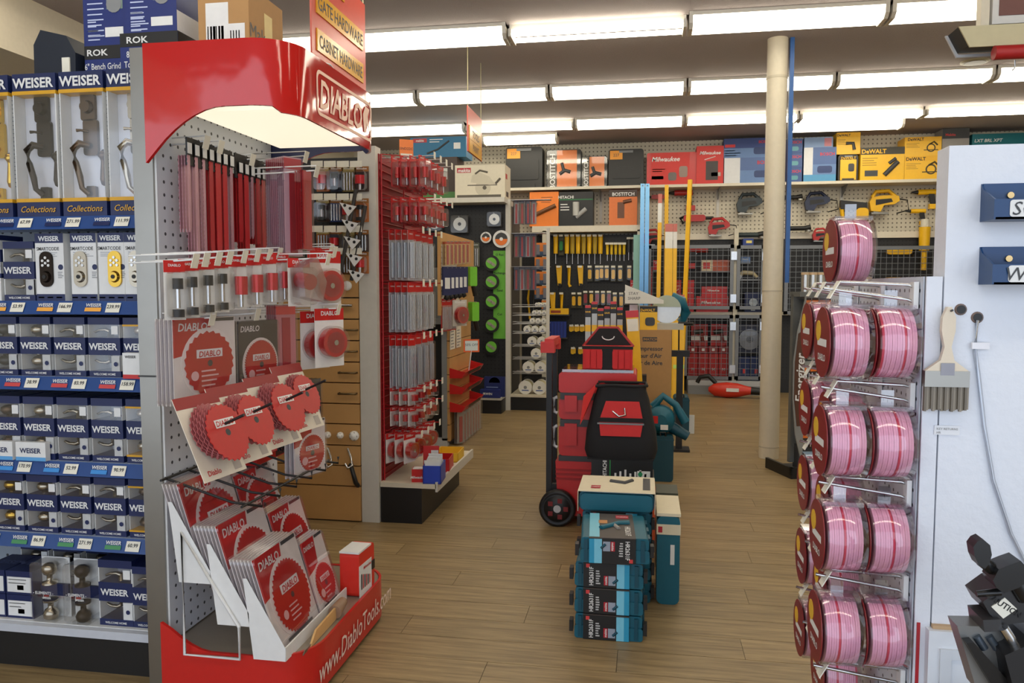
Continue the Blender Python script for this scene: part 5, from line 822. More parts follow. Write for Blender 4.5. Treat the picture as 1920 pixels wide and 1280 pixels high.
o = thing('grinder', 'cream angle grinder lying in the cage beside the post', 'power tool', aty(1401, 516, 11.96)); MB().box(o.location.x - .68, .03, o.location.z - .08, o.location.x - .32, .26, o.location.z - .055, C(120, 122, 124, .4, .3)).build('shelf', WU); MB().tube([(-.12, 0, -.02), (-.06, 0, .04), (.08, 0, .03), (.14, 0, -.03)], [.03, .035, .03, .025], C(190, 176, 140), 8).build('body', o); MB().cyl((-.12, -.03, -.02), (-.12, .01, -.02), .04, STEEL).build('guard', o)
for i in range(6): mbox(1583 + i * 27, 1603 + i * 27, 532 - (i % 2) * 12, 556, 'small yellow boxed part in the cage behind the sanding packs', YEL if i % 2 else DGREY, grp='small boxes in the right cage', art=lambda p, w, h: p.rect(-.03, h * .3, .03, h * .7, WHITE))
lb = thing('leaf_blower', 'red leaf blower lying on the floor before the lower cage', 'leaf blower', (1.2, 11.4, 0), -.15)
MB().lathe([(.03, -.3), (.09, -.22), (.11, -.05), (.1, .1), (.07, .2), (.05, .3)], C(206, 52, 34, .35), 18, (0, 0, .11), 'x').build('body', lb); MB().tube([(-.2, 0, .2), (-.3, 0, .3), (-.42, 0, .28), (-.46, 0, .2)], [.03, .035, .03, .03], BLACK, 8).build('handle', lb); MB().cyl((.28, 0, .11), (.5, 0, .1), .055, BLACK, .045).build('nozzle', lb); MB().rect(-.05, .1, .12, .15, WHITE, -.115).build('print', lb)
# ================================================================ floor stack in the aisle
TEALD = C(6, 70, 88, .4)
def hammer_case(loc, label, flip=False, rz=0., w=.3, d=.36, h=.112):
    o = thing('hammer_drill_case', label, 'tool case', loc, rz, 'teal hammer drill cases'); b = MB(); x = w / 2
    b.prism(rrect(w, h * .52, .012, 3, 0, h * .27), -d / 2, d / 2, TEAL).prism(rrect(w * .98, h * .5, .014, 3, 0, h * .74), -d / 2 + .006, d / 2 - .006, TEAL); b.build('shell', o)
    for k in (-.42, .4): MB().box(k * w - .008, -d / 2 - .006, h * .08, k * w + .008, -d / 2 + .01, h * .92, TEALD).build('rib', o)
    for k in (-.3, 0, .3): MB().box(x - .004, k * d - .03, h * .1, x + .006, k * d + .03, h * .9, TEALD).build('rib', o)
    for k in (-1, 1): MB().box(k * (x + .012) - .01, -d / 2 - .012, h * .3, k * (x + .012) + .006, -d / 2 + .03, h * .75, BLACK).build('latch', o)
    a, c = (-.37 * w, .3 * w); s = MB().box(a, -d / 2 - .009, .002, c, -d / 2 - .006, h - .002, BLACK).box(a, -d / 2 - .009, h - .001, c, d / 2, h + .003, C(70, 62, 58)).build('sleeve', o)
    p = MB(); p.M = Matrix.Translation((0, -d / 2 - .0092, 0)); f = -1 if flip else 1; SB = C(120, 196, 222, .4); mid = (a + c) / 2
    if flip: p.M = p.M @ Matrix.Translation((mid, 0, h / 2)) @ Matrix.Rotation(math.pi, 4, 'Y') @ Matrix.Translation((-mid, 0, -h / 2))
    p.rect(c - .055, .002, c - .022, h - .002, SB); p.rect(c - .022, .002, c, h - .002, C(40, 150, 190)); p.text('HR2631F', a + .035, h * .46, .026, WHITE, rot=math.pi / 2, sx=.85)
    lines(p, a + .055, h * .7, a + .075, 6, C(190, 190, 190), .011, .006); p.rect(a + .09, h * .12, a + .108, h * .5, MK); p.text('makita', a + .099, h * .31, .014, WHITE, rot=math.pi / 2); p.rect(a + .11, h * .12, c - .06, h * .5, C(150, 160, 176)); p.tube([(a + .13, -.001, h * .22), (a + .15, -.001, h * .38)], .006, TEALD); p.rect(a + .012, h * .8, a + .028, h * .95, C(200, 60, 60))
    p.M = Matrix.Translation((0, 0, h + .0035)) @ Matrix.Rotation(-math.pi / 2, 4, 'X'); p.rect(a, -d / 2, a + .045, d / 2, SB); p.text('HR2631F', c - .03, -d * .25, .035, WHITE, rot=-math.pi / 2); p.rect(c - .08, d * .28, c - .02, d * .42, MK); p.text('makita', c - .05, d * .35, .02, WHITE); p.tube([(-.06, -.001, -.06), (.02, -.001, .02), (.07, -.001, .03)], .014, TEAL); p.tube([(.0, -.001, 0), (.02, -.001, -.06)], .01, C(150, 146, 140)); p.rect(-.07, .02, -.03, .07, C(190, 130, 70)); p.build('print', o)
    return o
for i in range(3): hammer_case((-.145, 3.57, i * .118), 'teal hammer drill case with black sleeve, %s of the stack of four' % ['bottom', 'second', 'third'][i])
hammer_case((-.13, 3.55, .354), 'topmost teal hammer drill case, its sleeve print the other way up', True, .06)
def sleeve_case(loc, w, d, h, label, rz=0.):
    o = thing('drill_case', label, 'tool case', loc, rz); MB().prism(rrect(w, h, h * .3, 5, 0, h / 2), -d / 2, d / 2, TEAL).prism(rrect(w * .96, h * .8, h * .25, 5, 0, h / 2), -d / 2 - .02, -d / 2, TEAL).build('shell', o); MB().box(-w / 2 - .004, -d / 2 - .022, h, w / 2 + .004, d / 2, h + .004, C(218, 208, 182)).box(-w / 2 - .006, -d / 2 - .02, 0, -w / 2 - .003, d / 2, h, C(218, 208, 182)).box(w / 2 + .003, -d / 2 - .02, 0, w / 2 + .006, d / 2, h, C(218, 208, 182)).build('sleeve', o)
    p = MB(); p.M = Matrix.Translation((0, 0, h + .0045)) @ Matrix.Rotation(-math.pi / 2, 4, 'X'); p.rect(-w * .35, -d * .4, -w * .22, -d * .2, MK); p.text('makita', -w * .285, -d * .3, .02, WHITE); p.tube([(-w * .1, -.001, d * .1), (w * .1, -.001, 0), (w * .2, -.001, d * .2)], .012, DGREY); p.rect(w * .35, -d * .4, w * .45, d * .4, DGREY); p.build('print', o); return o
sleeve_case((-.13, 3.97, .4545), .365, .3, .1, 'teal case in a cream printed sleeve behind the hammer drill stack')
for i in range(4): hammer_case((-.13, 3.97, i * .1135), 'teal case under the cream-sleeved case, %s up from the floor' % ORD[i], w=.34, d=.28, h=.11)
u = thing('drill_case', 'upright teal case in cream sleeves standing beside the hammer drill stack', 'tool case', (.124, 4.0, 0)); MB().prism(rrect(.11, .44, .03, 4, 0, .22), -.17, .17, TEAL).build('shell', u); MB().box(-.058, -.174, .35, .058, .172, .4, C(218, 208, 182)).box(-.058, -.172, .44, .058, .172, .455, C(218, 208, 182)).build('sleeve', u); p = MB(); p.M = Matrix.Translation((0, -.172, 0)); p.rect(-.05, .36, -.03, .39, MK, -.003); p.rect(.01, .2, .03, .3, WHITE, .0015); p.build('print', u)
def hita(p, w, h): p.text('HITACHI', -w * .28, h * .5, h * .3, WHITE, rot=math.pi / 2, sx=.8); p.rect(-w * .2, 0, -w * .185, h, C(40, 140, 70)); [p.rect(-w * .12 + i * .03, h * .1, -w * .12 + i * .03 + .012, h * (.3 + .1 * (i % 3)), WHITE) for i in range(7)]; p.rect(w * .25, h * .08, w * .46, h * .45, C(220, 222, 218)); p.lathe([(.014, -.001), (.014, 0)], C(40, 140, 90), 12, (w * .3, 0, h * .27), 'y')
carton('nailer_carton', 'black nailer carton with green stripe directly under the tool bag', 'carton', (-.13, 4.89, .394), (.37, .28, .112), BLACK, hita)
carton('nailer_carton', 'black nailer carton with green stripe, second under the tool bag', 'carton', (-.13, 4.89, .28), (.39, .28, .113), BLACK, hita)
carton('nailer_carton', 'orange-ended tool carton at the bottom under the tool bag', 'carton', (-.1, 4.89, 0), (.42, .28, .28), C(206, 90, 50), sides={'r': lambda p, w, h: p.rect(-w / 2, 0, 0, h, DGREY)})
carton('tool_carton', 'small dark carton behind the upright teal case', 'carton', (.13, 4.45, 0), (.12, .2, .42), C(70, 74, 62), lambda p, w, h: (p.rect(-w * .4, h * .75, w * .4, h * .85, TAGW), p.rect(-w * .4, h * .5, w * .4, h * .6, TAGW)))
# open tool bag
bg_ = thing('tool_bag', 'open black and red tool bag on the black nailer cartons', 'tool bag', (-.14, 4.885, .506)); bg_.scale = (1, .86, 1); BC = C(26, 25, 27, .8); BR = C(206, 40, 40, .7); BW = .205
def ring(w, d, z, n=24): return [(w * math.copysign(abs(math.cos(t)) ** .5, math.cos(t)), d * math.copysign(abs(math.sin(t)) ** .5, math.sin(t)), z) for t in [2 * math.pi * k / n for k in range(n)]]
def shell_(levels, m, name, par):
    vs = []; n = 24
    for (w, d, z) in levels: vs += ring(w, d, z)
    L = len(levels); return MB().add(vs, [(i * n + k, i * n + (k + 1) % n, (i + 1) * n + (k + 1) % n, (i + 1) * n + k) for i in range(L - 1) for k in range(n)], m, True).build(name, par)
shell_([(.21, .15, 0), (.225, .165, .05), (.215, .16, .16), (.19, .14, .27), (.17, .12, .36), (.15, .115, .42), (.155, .12, .45)], BC, 'body', bg_); shell_([(.16, .12, .05), (.15, .115, .3), (.14, .105, .448)], C(150, 26, 30, .8), 'lining', bg_); MB().box(-.2, -.15, 0, .2, .15, .006, BC).build('base', bg_)
MB().add([(-.12, -.175, .15), (.12, -.175, .15), (.135, -.162, .24), (.11, -.145, .36), (-.09, -.145, .36), (-.13, -.162, .24)], [tuple(range(6))], BR).build('pocket', bg_); MB().box(-.14, -.172, .235, .14, -.155, .26, BC).box(-.14, -.17, .22, .14, -.156, .23, GREY).build('strap', bg_)
MB().add([(-.155, -.1, .43), (-.15, .09, .45), (-.24, .06, .36), (-.25, -.1, .2), (-.22, -.13, .26)], [tuple(range(5))], C(228, 84, 50, .7)).add([(-.154, -.1, .432), (-.149, .09, .452), (-.239, .06, .362), (-.249, -.1, .202)], [(3, 2, 1, 0)], BR).build('flap', bg_); MB().tube([(-.155, -.1, .445), (-.05, -.12, .455), (.08, -.12, .45), (.155, -.08, .45), (.15, .1, .45), (-.15, .1, .45)], .01, BC).build('zip_edge', bg_); MB().tube([(-.05, -.15, .3), (-.01, -.17, .27), (.03, -.17, .28), (.02, -.16, .32)], .006, CHROME).build('clip', bg_)
# red rolling tool box stack
PR = C(200, 38, 36, .38); px0 = -.55
pk = thing('rolling_tool_box', 'red rolling tool box with black wheels at the foot of the tower', 'tool box', (-.3, 5.25, 0))
MB().prism([(-.25, .06), (.25, .06), (.27, .42), (-.27, .42)], -.2, .2, PR).build('body', pk)
[MB().box(-.268, -.207, .3 + i * .03, .268, -.198, .312 + i * .03, C(160, 26, 28)).build('rib', pk) for i in range(3)]
for y in (-.235, .2):
    w_ = MB().lathe([(.02, -.03), (.085, -.03), (.09, -.02), (.1, -.035), (.12, -.025), (.12, .02), (.1, .03), (.02, .03)], BLACK, 28, (-.25, y, .12), 'y').build('wheel', pk); MB().lathe([(.025, -.036), (.025, .034)], C(190, 190, 192, .3, .6), 12, (-.25, y, .12), 'y').build('hub', w_)
    for k in range(5): MB().cbox((-.25 + .055 * math.cos(k * 1.257), y - .031, .12 + .055 * math.sin(k * 1.257)), (.03, .004, .03), C(120, 26, 28)).build('spoke', w_)
for s in (-1, 1): MB().box(-.335, s * .15 - .022, .2, -.298, s * .15 + .022, 1.19, BLACK).box(-.3, s * .15 - .022, .2, -.24, s * .15 + .022, .26, BLACK).build('handle_post', pk)
MB().box(-.345, -.19, 1.17, -.285, .19, 1.22, C(206, 50, 44)).box(-.37, -.2, 1.13, -.28, -.12, 1.2, C(206, 50, 44)).box(-.37, .12, 1.13, -.28, .2, 1.2, C(206, 50, 44)).build('handle', pk); MB().box(-.25, -.19, .42, .25, .19, .455, DGREY).build('lid', pk)
def pbox(z, h, label, lid=True):
    o = thing('tool_box', label, 'tool box', (-.3, 5.25, z)); MB().prism(rrect(.5, h - .03, .03, 4, 0, (h - .03) / 2), -.19, .19, PR).build('body', o); MB().box(-.24, -.2, h - .045, .24, .19, h, DGREY).build('lid', o)
    for s in (-.17, .17): MB().box(s - .04, -.215, h * .3, s + .04, -.195, h * .9, PR).build('latch', o)
    MB().tube([(-.262, -.16, h * .2), (-.285, -.16, h * .25), (-.285, -.16, h * .75), (-.262, -.16, h * .8)], .012, C(200, 200, 205), 8).build('side_handle', o); return o
pbox(.456, .24, 'tall red tool box with grey lid resting on the rolling base'); pbox(.697, .175, 'shallow red tool box with grey lid, third in the tower')
og = thing('organizer', 'red small-parts organizer with clear lid, topmost box of the tower', 'organizer', (-.3, 5.25, .873)); MB().prism(rrect(.5, .13, .02, 4, 0, .065), -.2, .2, PR).build('body', og); MB().box(-.23, -.18, .13, .23, .18, .15, clear('smoke', (.75, .6, .58), .2)).build('lid', og); b = MB(); [b.box(-.22 + i * .065, -.17, .128, -.18 + i * .065, .17, .134, C(170, 60, 56)) for i in range(7)]; b.build('compartment', og)
tt = thing('tool_tote', 'black gabled tool tote with red pockets on the red organizer', 'tool bag', (-.24, 5.22, 1.023)); MB().box(-.16, -.1, 0, .16, .1, .15, BR).build('body', tt)
MB().prism([(-.165, .13), (.165, .13), (.06, .26), (-.06, .26)], -.012, .012, BC).build('divider', tt); b = MB(); b.tube([(-.165, 0, .14), (-.06, 0, .265), (.06, 0, .265), (.165, 0, .14)], .012, C(160, 30, 30)).build('handle_edge', tt); MB().box(-.035, -.104, 0, .035, -.1, .15, BC).box(-.165, -.103, .13, .165, -.099, .15, BC).build('strap', tt)
for i, x in enumerate((-.13, -.09, -.05, .05, .09, .13)): MB().prism(rrect(.035, .12, .01, 2, x, .065), -.112, -.1, C(206, 36, 38, .7)).build('pocket', tt)
MB().tube([(.04 * math.cos(a), -.014, .21 - .025 * math.sin(a)) for a in [math.pi * k / 8 for k in range(9)]], .004, WHITE).build('logo', tt)
# levels, cartons and saw behind the tower
for i in range(6):
    x = -.43 + i * .048; o = thing('spirit_level', 'grey beam level with yellow vial behind the tote, %s from the red tower handle' % ORD[i], 'spirit level', (x, 6.0 + .02 * (i % 2), 0), 0, 'grey levels behind the tote'); ht = 1.42 + .03 * math.sin(i * 2)
    MB().box(-.02, -.02, 0, .02, .02, ht, C(170, 168, 160, .35, .5)).build('beam', o); MB().box(-.021, -.022, 1.22, .021, .0, 1.27, YEL).build('vial', o); MB().box(-.022, -.024, ht - .09, .022, -.021, ht - .02, BLACK).box(-.022, -.024, ht - .02, .022, -.02, ht, RED).text('SAVE', 0, ht - .05, .018, YEL, -.0245).build('sale_card', o)
o = thing('spirit_level', 'yellow box level leaning behind the black tote', 'spirit level', (-.0, 5.8, 0)); o.rotation_euler = (0, math.radians(-4), 0); MB().box(-.045, -.02, 0, .045, .02, 1.38, YEL).build('beam', o); MB().box(-.04, -.022, 1.24, .04, -.02, 1.33, TAGW).box(-.046, -.022, 1.34, .046, .022, 1.39, RED).build('label_card', o)
carton('compressor_carton', 'tall brown compressor carton behind the red tower', 'carton', (.07, 6.82, 0), (.3, .3, 1.2), CARD, lambda p, w, h: (p.rect(-w * .3, h * .92, w * .1, h * .95, DGREY), [p.text(t, -w * .1, z, .05, DGREY) for t, z in (('ompressor', h * .87), ("seur d'Air", h * .82), ('or de Aire', h * .77))], p.text('UMATION', -w * .1, h * .935, .03, CARD)))
carton('saw_pack', 'yellow and black boxed sander pack standing on the compressor carton', 'tool pack', (.02, 6.74, 1.2), (.16, .1, .2), YEL, lambda p, w, h: (p.rect(-w / 2, h * .75, w / 2, h, BLACK), p.text('DeWALT', 0, h * .83, .03, YEL), p.prism(rrect(.08, .07, .02, 3, .02, h * .35), -.006, 0, DGREY)))
carton('drill_pack', 'grey boxed tool with pink label beside the yellow sander pack', 'tool pack', (-.098, 6.8, 1.2), (.07, .1, .22), C(90, 90, 100), lambda p, w, h: (p.rect(-w * .5, h * .7, w * .5, h * .95, C(210, 200, 214)), p.rect(w * .1, h * .1, w * .5, h * .6, C(190, 70, 110))))
ms = thing('mitre_saw', 'teal mitre saw with bright blade standing on the compressor carton', 'power tool', (.2, 6.86, 1.2)); MB().box(-.1, -.12, 0, .12, .12, .05, C(180, 176, 160)).build('base', ms); MB().cyl((-.02, -.03, .17), (-.02, -.025, .17), .12, C(200, 200, 196, .3, .8), n=28).build('blade', ms); MB().prism([(.12 * math.cos(a) - .02, .17 + .12 * math.sin(a)) for a in [math.radians(10 + 16 * k) for k in range(11)]], -.06, -.04, C(170, 180, 160)).build('guard', ms); MB().tube([(.02, 0, .28), (.1, 0, .24), (.14, 0, .14), (.1, 0, .06)], [.04, .05, .045, .04], TEAL, 10).build('motor', ms); MB().cyl((.08, -.05, .05), (.2, -.1, .05), .015, BLACK).build('clamp', ms)
sg = thing('shelf_sign', 'white pennant sign lettered stay sharp above the boxed tools', 'sign', (-.05, 6.676, 1.42)); MB().prism([(-.12, .0), (.2, .0), (.2, .03), (-.02, .12), (-.12, .16)], -.003, .003, C(222, 218, 206)).text('STAY', -.05, .085, .035, DGREY, -.004, 0).text('SHARP', -.045, .045, .035, DGREY, -.004, 0).build('pennant', sg); MB().cyl((.0, .004, .0), (0, .004, -.22), .005, WIRE).build('stem', sg)
carton('yellow_carton', 'black and yellow boxed tool set beside the compressor carton', 'carton', (-.05, 6.15, .72), (.13, .1, .16), BLACK, lambda p, w, h: p.rect(-w * .4, h * .1, w * .4, h * .5, DGREY))
carton('yellow_carton', 'yellow boxed set reading the end of a maker name under the black one', 'carton', (-.05, 6.15, .0), (.13, .12, .72), YEL, lambda p, w, h: p.text('EY', .01, h * .9, .1, BLACK))
carton('kraft_pack', 'brown paper-backed pack leaning on the compressor carton', 'carton', (-.045, 6.42, .42), (.1, .02, .38), C(120, 92, 62), lambda p, w, h: [p.cyl((random.uniform(-.05, .05), 0, random.uniform(.05, .33)), (0, -.002, .2), .004, C(190, 180, 160), n=5) for i in range(3)])
carton('kraft_carton', 'brown carton standing under the paper-backed pack', 'carton', (-.045, 6.42, 0), (.1, .12, .42), C(150, 112, 70))
o = thing('floor_jack', 'black upright stand with bracket between compressor carton and levels', 'stand', (.33, 7.6, 0)); MB().box(-.03, -.03, 0, .03, .03, .95, BLACK).box(-.1, -.02, .9, .09, .02, .96, BLACK).build('post', o); MB().cyl((-.1, 0, .93), (-.18, 0, .93), .015, BLACK).build('arm', o); MB().box(-.1, -.1, 0, .1, .1, .02, BLACK).build('foot', o)
def bag_case(loc, w, d, h, label): o = thing('drill_case', label, 'tool case', loc); MB().prism(rrect(w, h, .03, 4, 0, h / 2), -d / 2, d / 2, C(10, 66, 82, .45)).build('shell', o); MB().box(-w * .5 - .002, -d / 2 - .003, h * .9, w * .5 + .002, d / 2, h * .93, TEALD).build('seam', o); MB().tube([(-.02, -d / 2, h + .0), (-.02, -d / 2, h + .03), (.02, -d / 2, h + .03), (.02, -d / 2, h)], .008, BLACK).build('handle', o); return o
bag_case((.15, 6.47, 0), .17, .3, .37, 'upright teal case under the handheld blower'); bag_case((.39, 8.55, 0), .16, .3, .4, 'upright teal case beside the black stand'); carton('flyer', 'white flyer leaning on the far upright teal case', 'leaflet', (.5, 8.5, 0), (.06, .01, .2), WHITE)
bl = thing('handheld_blower', 'teal corded handheld blower resting on the upright teal case', 'blower', (.13, 6.46, .367)); MB().lathe([(.05, -.12), (.11, -.09), (.12, 0), (.11, .07), (.05, .1)], TEAL, 20, (0, 0, .12), 'y').build('housing', bl); MB().tube([(-.06, -.02, .22), (.02, -.02, .31), (.12, -.02, .24), (.2, -.02, .1)], [.035, .03, .03, .04], TEAL, 10).build('handle', bl); MB().cyl((.08, 0, .06), (.22, 0, -.02), .05, TEALD, .04).build('nozzle', bl); MB().box(-.06, -.125, .1, -.02, -.12, .16, RED).box(.0, -.125, .05, .06, -.12, .09, WHITE).build('badge', bl)
# ================================================================ post, battery stand
pt = struct(MB().cyl((1.13, 7.4, 0), (1.13, 7.4, 3.75), .088, C(216, 206, 184, .45), n=32).build('trim_2'))
MB().cyl((1.13, 7.4, 3.4), (1.13, 7.4, 3.42), .092, C(200, 190, 168), n=32).cyl((1.13, 7.4, 1.52), (1.13, 7.4, 1.53), .091, C(190, 180, 160), n=32).cyl((1.13, 7.4, .1), (1.13, 7.4, .11), .091, C(190, 180, 160), n=32).build('strap', pt)
o = MB().box(-.018, -.03, 0, .018, .03, 2.15, C(40, 92, 160, .4)).build('cable_channel', None, (1.25, 7.4, 1.6)); tag(o, 'long blue channel strapped to the side of the round post', 'channel')
EN = thing('battery_stand', 'grey battery stand with brown curved side panel on a black tray base', 'display stand', (1.34, 6.85, 0), .35)
MB().box(-.24, -.2, 0, .2, .22, .03, BLACK).box(-.24, -.2, .03, -.215, .22, .09, BLACK).box(.175, -.2, .03, .2, .22, .09, BLACK).box(-.24, -.2, .03, .2, -.17, .09, BLACK).build('base', EN); GRY = C(120, 122, 120, .4, .4)
MB().box(-.14, .0, .09, .18, .04, 1.5, GRY).box(.17, -.14, .12, .2, .06, 1.5, GRY).box(-.14, -.1, 1.48, .2, .06, 1.52, GRY).build('back_panel', EN); MB().box(-.1, -.06, .05, .1, .02, .25, DGREY).build('neck', EN)
pts = [(-.12, .16), (-.17, .35), (-.2, .65), (-.2, .95), (-.17, 1.2), (-.12, 1.42), (-.1, 1.5), (-.1, .16)]; MB().prism(pts, -.13, -.12, C(150, 152, 150, .4, .3)).build('side_frame', EN); MB().prism([(-.16, .42), (-.19, .65), (-.19, .95), (-.165, 1.18), (-.105, 1.22), (-.105, .42)], -.134, -.13, C(84, 52, 36)).build('side_panel', EN); p = MB(); p.text('Energizer', -.145, .82, .105, WHITE, -.136, .02, .2, rot=math.pi / 2); p.build('lettering', EN)
for r_ in range(7):
    z = 1.46 - r_ * .185; MB().box(-.09, -.08, z, .17, .0, z + .02, GRY).box(-.09, -.085, z - .005, .17, -.08, z + .045, C(150, 150, 146)).build('shelf', EN)
    for i in range(4):
        o = MB().box(-.028, 0, -.13, .028, .003, 0, C(60, 40, 34)).box(-.028, -.001, -.05, .028, 0, -.02, ORANGE).build('battery_pack', None, Vector((1.34, 6.85, 0)) + Matrix.Rotation(.35, 3, 'Z') @ Vector((-.06 + i * .065, -.0885, z + .01)), (0, 0, .35)); tag(o, 'carded battery pack on the battery stand, row %s from its top' % ['one', 'two', 'three', 'four', 'five', 'six', 'seven'][r_], 'battery pack', 'battery packs row %d' % (r_ + 1)); b = MB()
        for k in range(3): b.cyl((-.018 + k * .018, -.01, -.12), (-.018 + k * .018, -.01, -.06), .008, CHROME if k != 1 else C(60, 50, 46), n=8)
        b.build('cell', o)
for i in range(4): o = MB().cyl((0, 0, 0), (0, 0, .14), .03, C(200, 198, 192, .25, .8)).build('flashlight', None, Vector((1.34, 6.85, 1.52)) + Matrix.Rotation(.35, 3, 'Z') @ Vector((-.05 + i * .07, -.02, 0))); tag(o, 'silver flashlight standing on top of the battery stand', 'flashlight', 'silver flashlights on the battery stand'); MB().cyl((0, 0, .14), (0, 0, .16), .033, C(210, 180, 140)).build('head', o)
# ================================================================ sanding disc display and white service panel
WP = C(222, 226, 234, .5, 0, .02, 60., .15); PEGD = pegboard('peg_panel', (206, 212, 222), (64, 64, 70), .03, .0038)
struct(MB().box(.556, 1.6, .9, 2.2, 1.66, 1.815, WP).build('wall_partition')); struct(MB().box(.525, 1.6, .0, .553, 1.66, 1.572, WP).build('trim_3')); struct(MB().box(.545, 1.58, 0, 2.2, 1.66, .893, C(218, 222, 228, .45)).build('trim_4')); struct(MB().box(.555, 1.59, .892, 2.2, 1.6, .9, C(186, 156, 120, .7)).build('trim_5'))
MB().box(.565, 1.575, .3, .585, 1.581, .86, C(206, 210, 216)).box(.585, 1.576, .84, 2.2, 1.58, .86, C(206, 210, 216)).build('frame', bpy.data.objects['trim_4'])
D = thing('disc_display', 'white pegboard end with chrome hooks carrying pink sanding disc packs', 'display stand', (.525, 1.61, 0))
MB().box(-.003, 0, .3, .0, .75, 1.572, C(206, 212, 222, .45)).add([(-.0035, 0, .3), (-.0035, .75, .3), (-.0035, .75, 1.572), (-.0035, 0, 1.572)], [(0, 1, 2, 3)], PEGD).build('pegboard', D, uv='yz'); MB().box(.0, -.004, .3, .012, .008, 1.572, C(226, 228, 232)).build('edge', D); MB().box(.004, -.012, .3, .01, -.008, .9, C(176, 30, 40)).build('red_edge', D)
PINK = C(236, 172, 194, .7, 0, .1, 90.); PINKD = C(206, 60, 84, .6)
def disc_pack(loc, label, r=.073, L=.078, kind=0, grp='sanding disc packs'):
    o = thing('sanding_disc_pack', label, 'disc pack', loc, 0, grp); b = MB(); n = 14
    for k in range(n): b.cyl((-L / 2 + .008 + k * (L - .016) / n, 0, 0), (-L / 2 + .008 + (k + .9) * (L - .016) / n, 0, 0), r * (.93 - .012 * (k % 2)), PINK if (k + kind) % 9 else PINKD, n=28)
    b.build('discs', o); MB().lathe([(r * .93, -L / 2 + .002), (r, -L / 2 + .004), (r, L / 2), (r * .7, L / 2 + .002)], CLEARV, 28, (0, 0, 0), 'x').box(-L / 2, -.03, r * .9, L / 2, .03, r * 1.02, CLEARV).build('shell', o); MB().box(-.012, -.001, r, .012, .001, r + .03, clear('tab', (.85, .85, .88), .2)).build('hang_tab', o)
    p = MB(); p.M = Matrix.Translation((-L / 2 - .001, 0, 0)) @ Matrix.Rotation(-math.pi / 2, 4, 'Z'); p.lathe([(r * .96, -.002), (r * .96, 0)], C(130, 34, 36, .4), 28, (0, 0, 0), 'y'); p.lathe([(r * .28, -.003), (r * .28, -.001)], C(226, 180, 50), 16, (-r * .4, 0, r * .3), 'y'); p.rect(-r * .5, -r * .1, r * .6, r * .1, WHITE, -.0025); p.text('DIABLO', r * .05, -r * .4, r * .25, WHITE, -.0028); lines(p, -r * .4, r * .75, r * .5, 3, C(220, 200, 190), .012, .005); p.build('label_disc', o); return o
DR = [1.55, 1.354, 1.162, .972, .782]; dn = ['top', 'second', 'third', 'fourth', 'lowest']
for ri, z in enumerate(DR):
    for hi, y in enumerate((1.635, 1.85, 2.07)):
        HL = (.145, .125, .1)[hi]; hk_ = MB().tube([(0, 0, .0), (-.02, 0, .006), (-HL, 0, .012)], .0035, CHROME).tube([(0, 0, -.03), (-.02, 0, -.022), (-HL - .03, 0, -.0)], .0035, CHROME).box(-.012, -.012, -.04, -.003, .012, .012, WHITE).build('hook', D, (-.003, y - 1.61, z)); b = MB(); b.M = Matrix.Translation((-HL - .003, 0, .012)) @ Matrix.Rotation(.5, 4, 'Y'); b.box(-.001, -.014, -.037, .001, .014, .002, TAGW); b.build('price_tag', hk_)
        if ri == 4 and hi == 0: continue
        zc = z - .107; sh = -.012 * ri if ri else 0
        for k in range(2 if hi == 0 else 1):
            disc_pack((.525 - .053 - (.084 * k) - (0, .03 if ri else .02, .03)[hi], y, zc), 'pink disc pack, %s row, %s hook from board edge%s' % (dn[ri], ORD[hi], '' if hi else (', inner' if k == 0 else ', outer')), kind=ri + hi + k)
disc_pack((.445, 1.85, 1.632), 'single pink disc pack standing on top of the upper hooks', kind=2)
# panel furniture
for i, (px, py, t) in enumerate(((1843, 345, 'SC1'), (1840, 463, 'WR5'))):
    q = aty(px, py, 1.6); o = thing('key_bin', 'small blue hanging bin marked %s on the white panel' % t, 'bin', (q.x, 1.6, q.z)); BB = C(22, 62, 108, .35)
    MB().box(0, -.004, -.07, .14, 0, 0, BB).box(0, -.06, -.07, .14, 0, -.066, BB).box(0, -.06, -.07, .14, -.057, -.034, BB).prism([(0, 0), (0, -.07), (-.06, -.07), (-.06, -.034), (-.012, -.012)], -.003, .0, BB, 'yz').prism([(0, 0), (0, -.07), (-.06, -.07), (-.06, -.034)], .14, .143, BB, 'yz').build('tub', o); MB().cyl((.045, -.004, -.022), (.045, -.009, -.022), .006, C(200, 170, 120, .3, 1.), n=10).build('screw', o)
    p = MB(); p.M = Matrix.Translation((.06, -.0605, -.051)); p.prism(rrect(.075, .03, .005, 3), -.001, 0, WHITE); p.text(t, -.008, 0, .034, DGREY, -.002, 0, .2); p.build('label_plate', o)
br = thing('paint_brush', 'flat paint brush with pale wooden handle hung on the white panel', 'brush', aty(1776, 575, 1.59)); s = aty(1776, 770, 1.59).z - br.location.z; W2 = .038
MB().prism([(-.003, 0), (.004, 0), (.012, -.02), (.012, -.045), (.006, -.075), (.012, -.1), (W2, -.12), (-W2, -.12), (-.012, -.1), (-.006, -.075), (-.012, -.045), (-.011, -.02)], -.012, .0, C(222, 208, 186, .5)).build('handle', br); MB().box(-W2 - .001, -.014, -.15, W2 + .001, .001, -.12, STEEL).build('ferrule', br); MB().box(-.012, -.0145, -.128, .012, -.014, -.105, C(150, 150, 160)).build('sticker', br)
b = MB(); [b.box(-W2 + i * .0039, -.012 + .003 * (i % 3), s + .0015 * (i % 4), -W2 + .004 + i * .0039, -.002, -.15, C(150, 140, 124) if i % 3 else C(112, 104, 92)) for i in range(20)]; b.build('bristles', br); MB().cyl((.003, .01, -.012), (.003, -.018, -.006), .002, DGREY).build('nail', br)
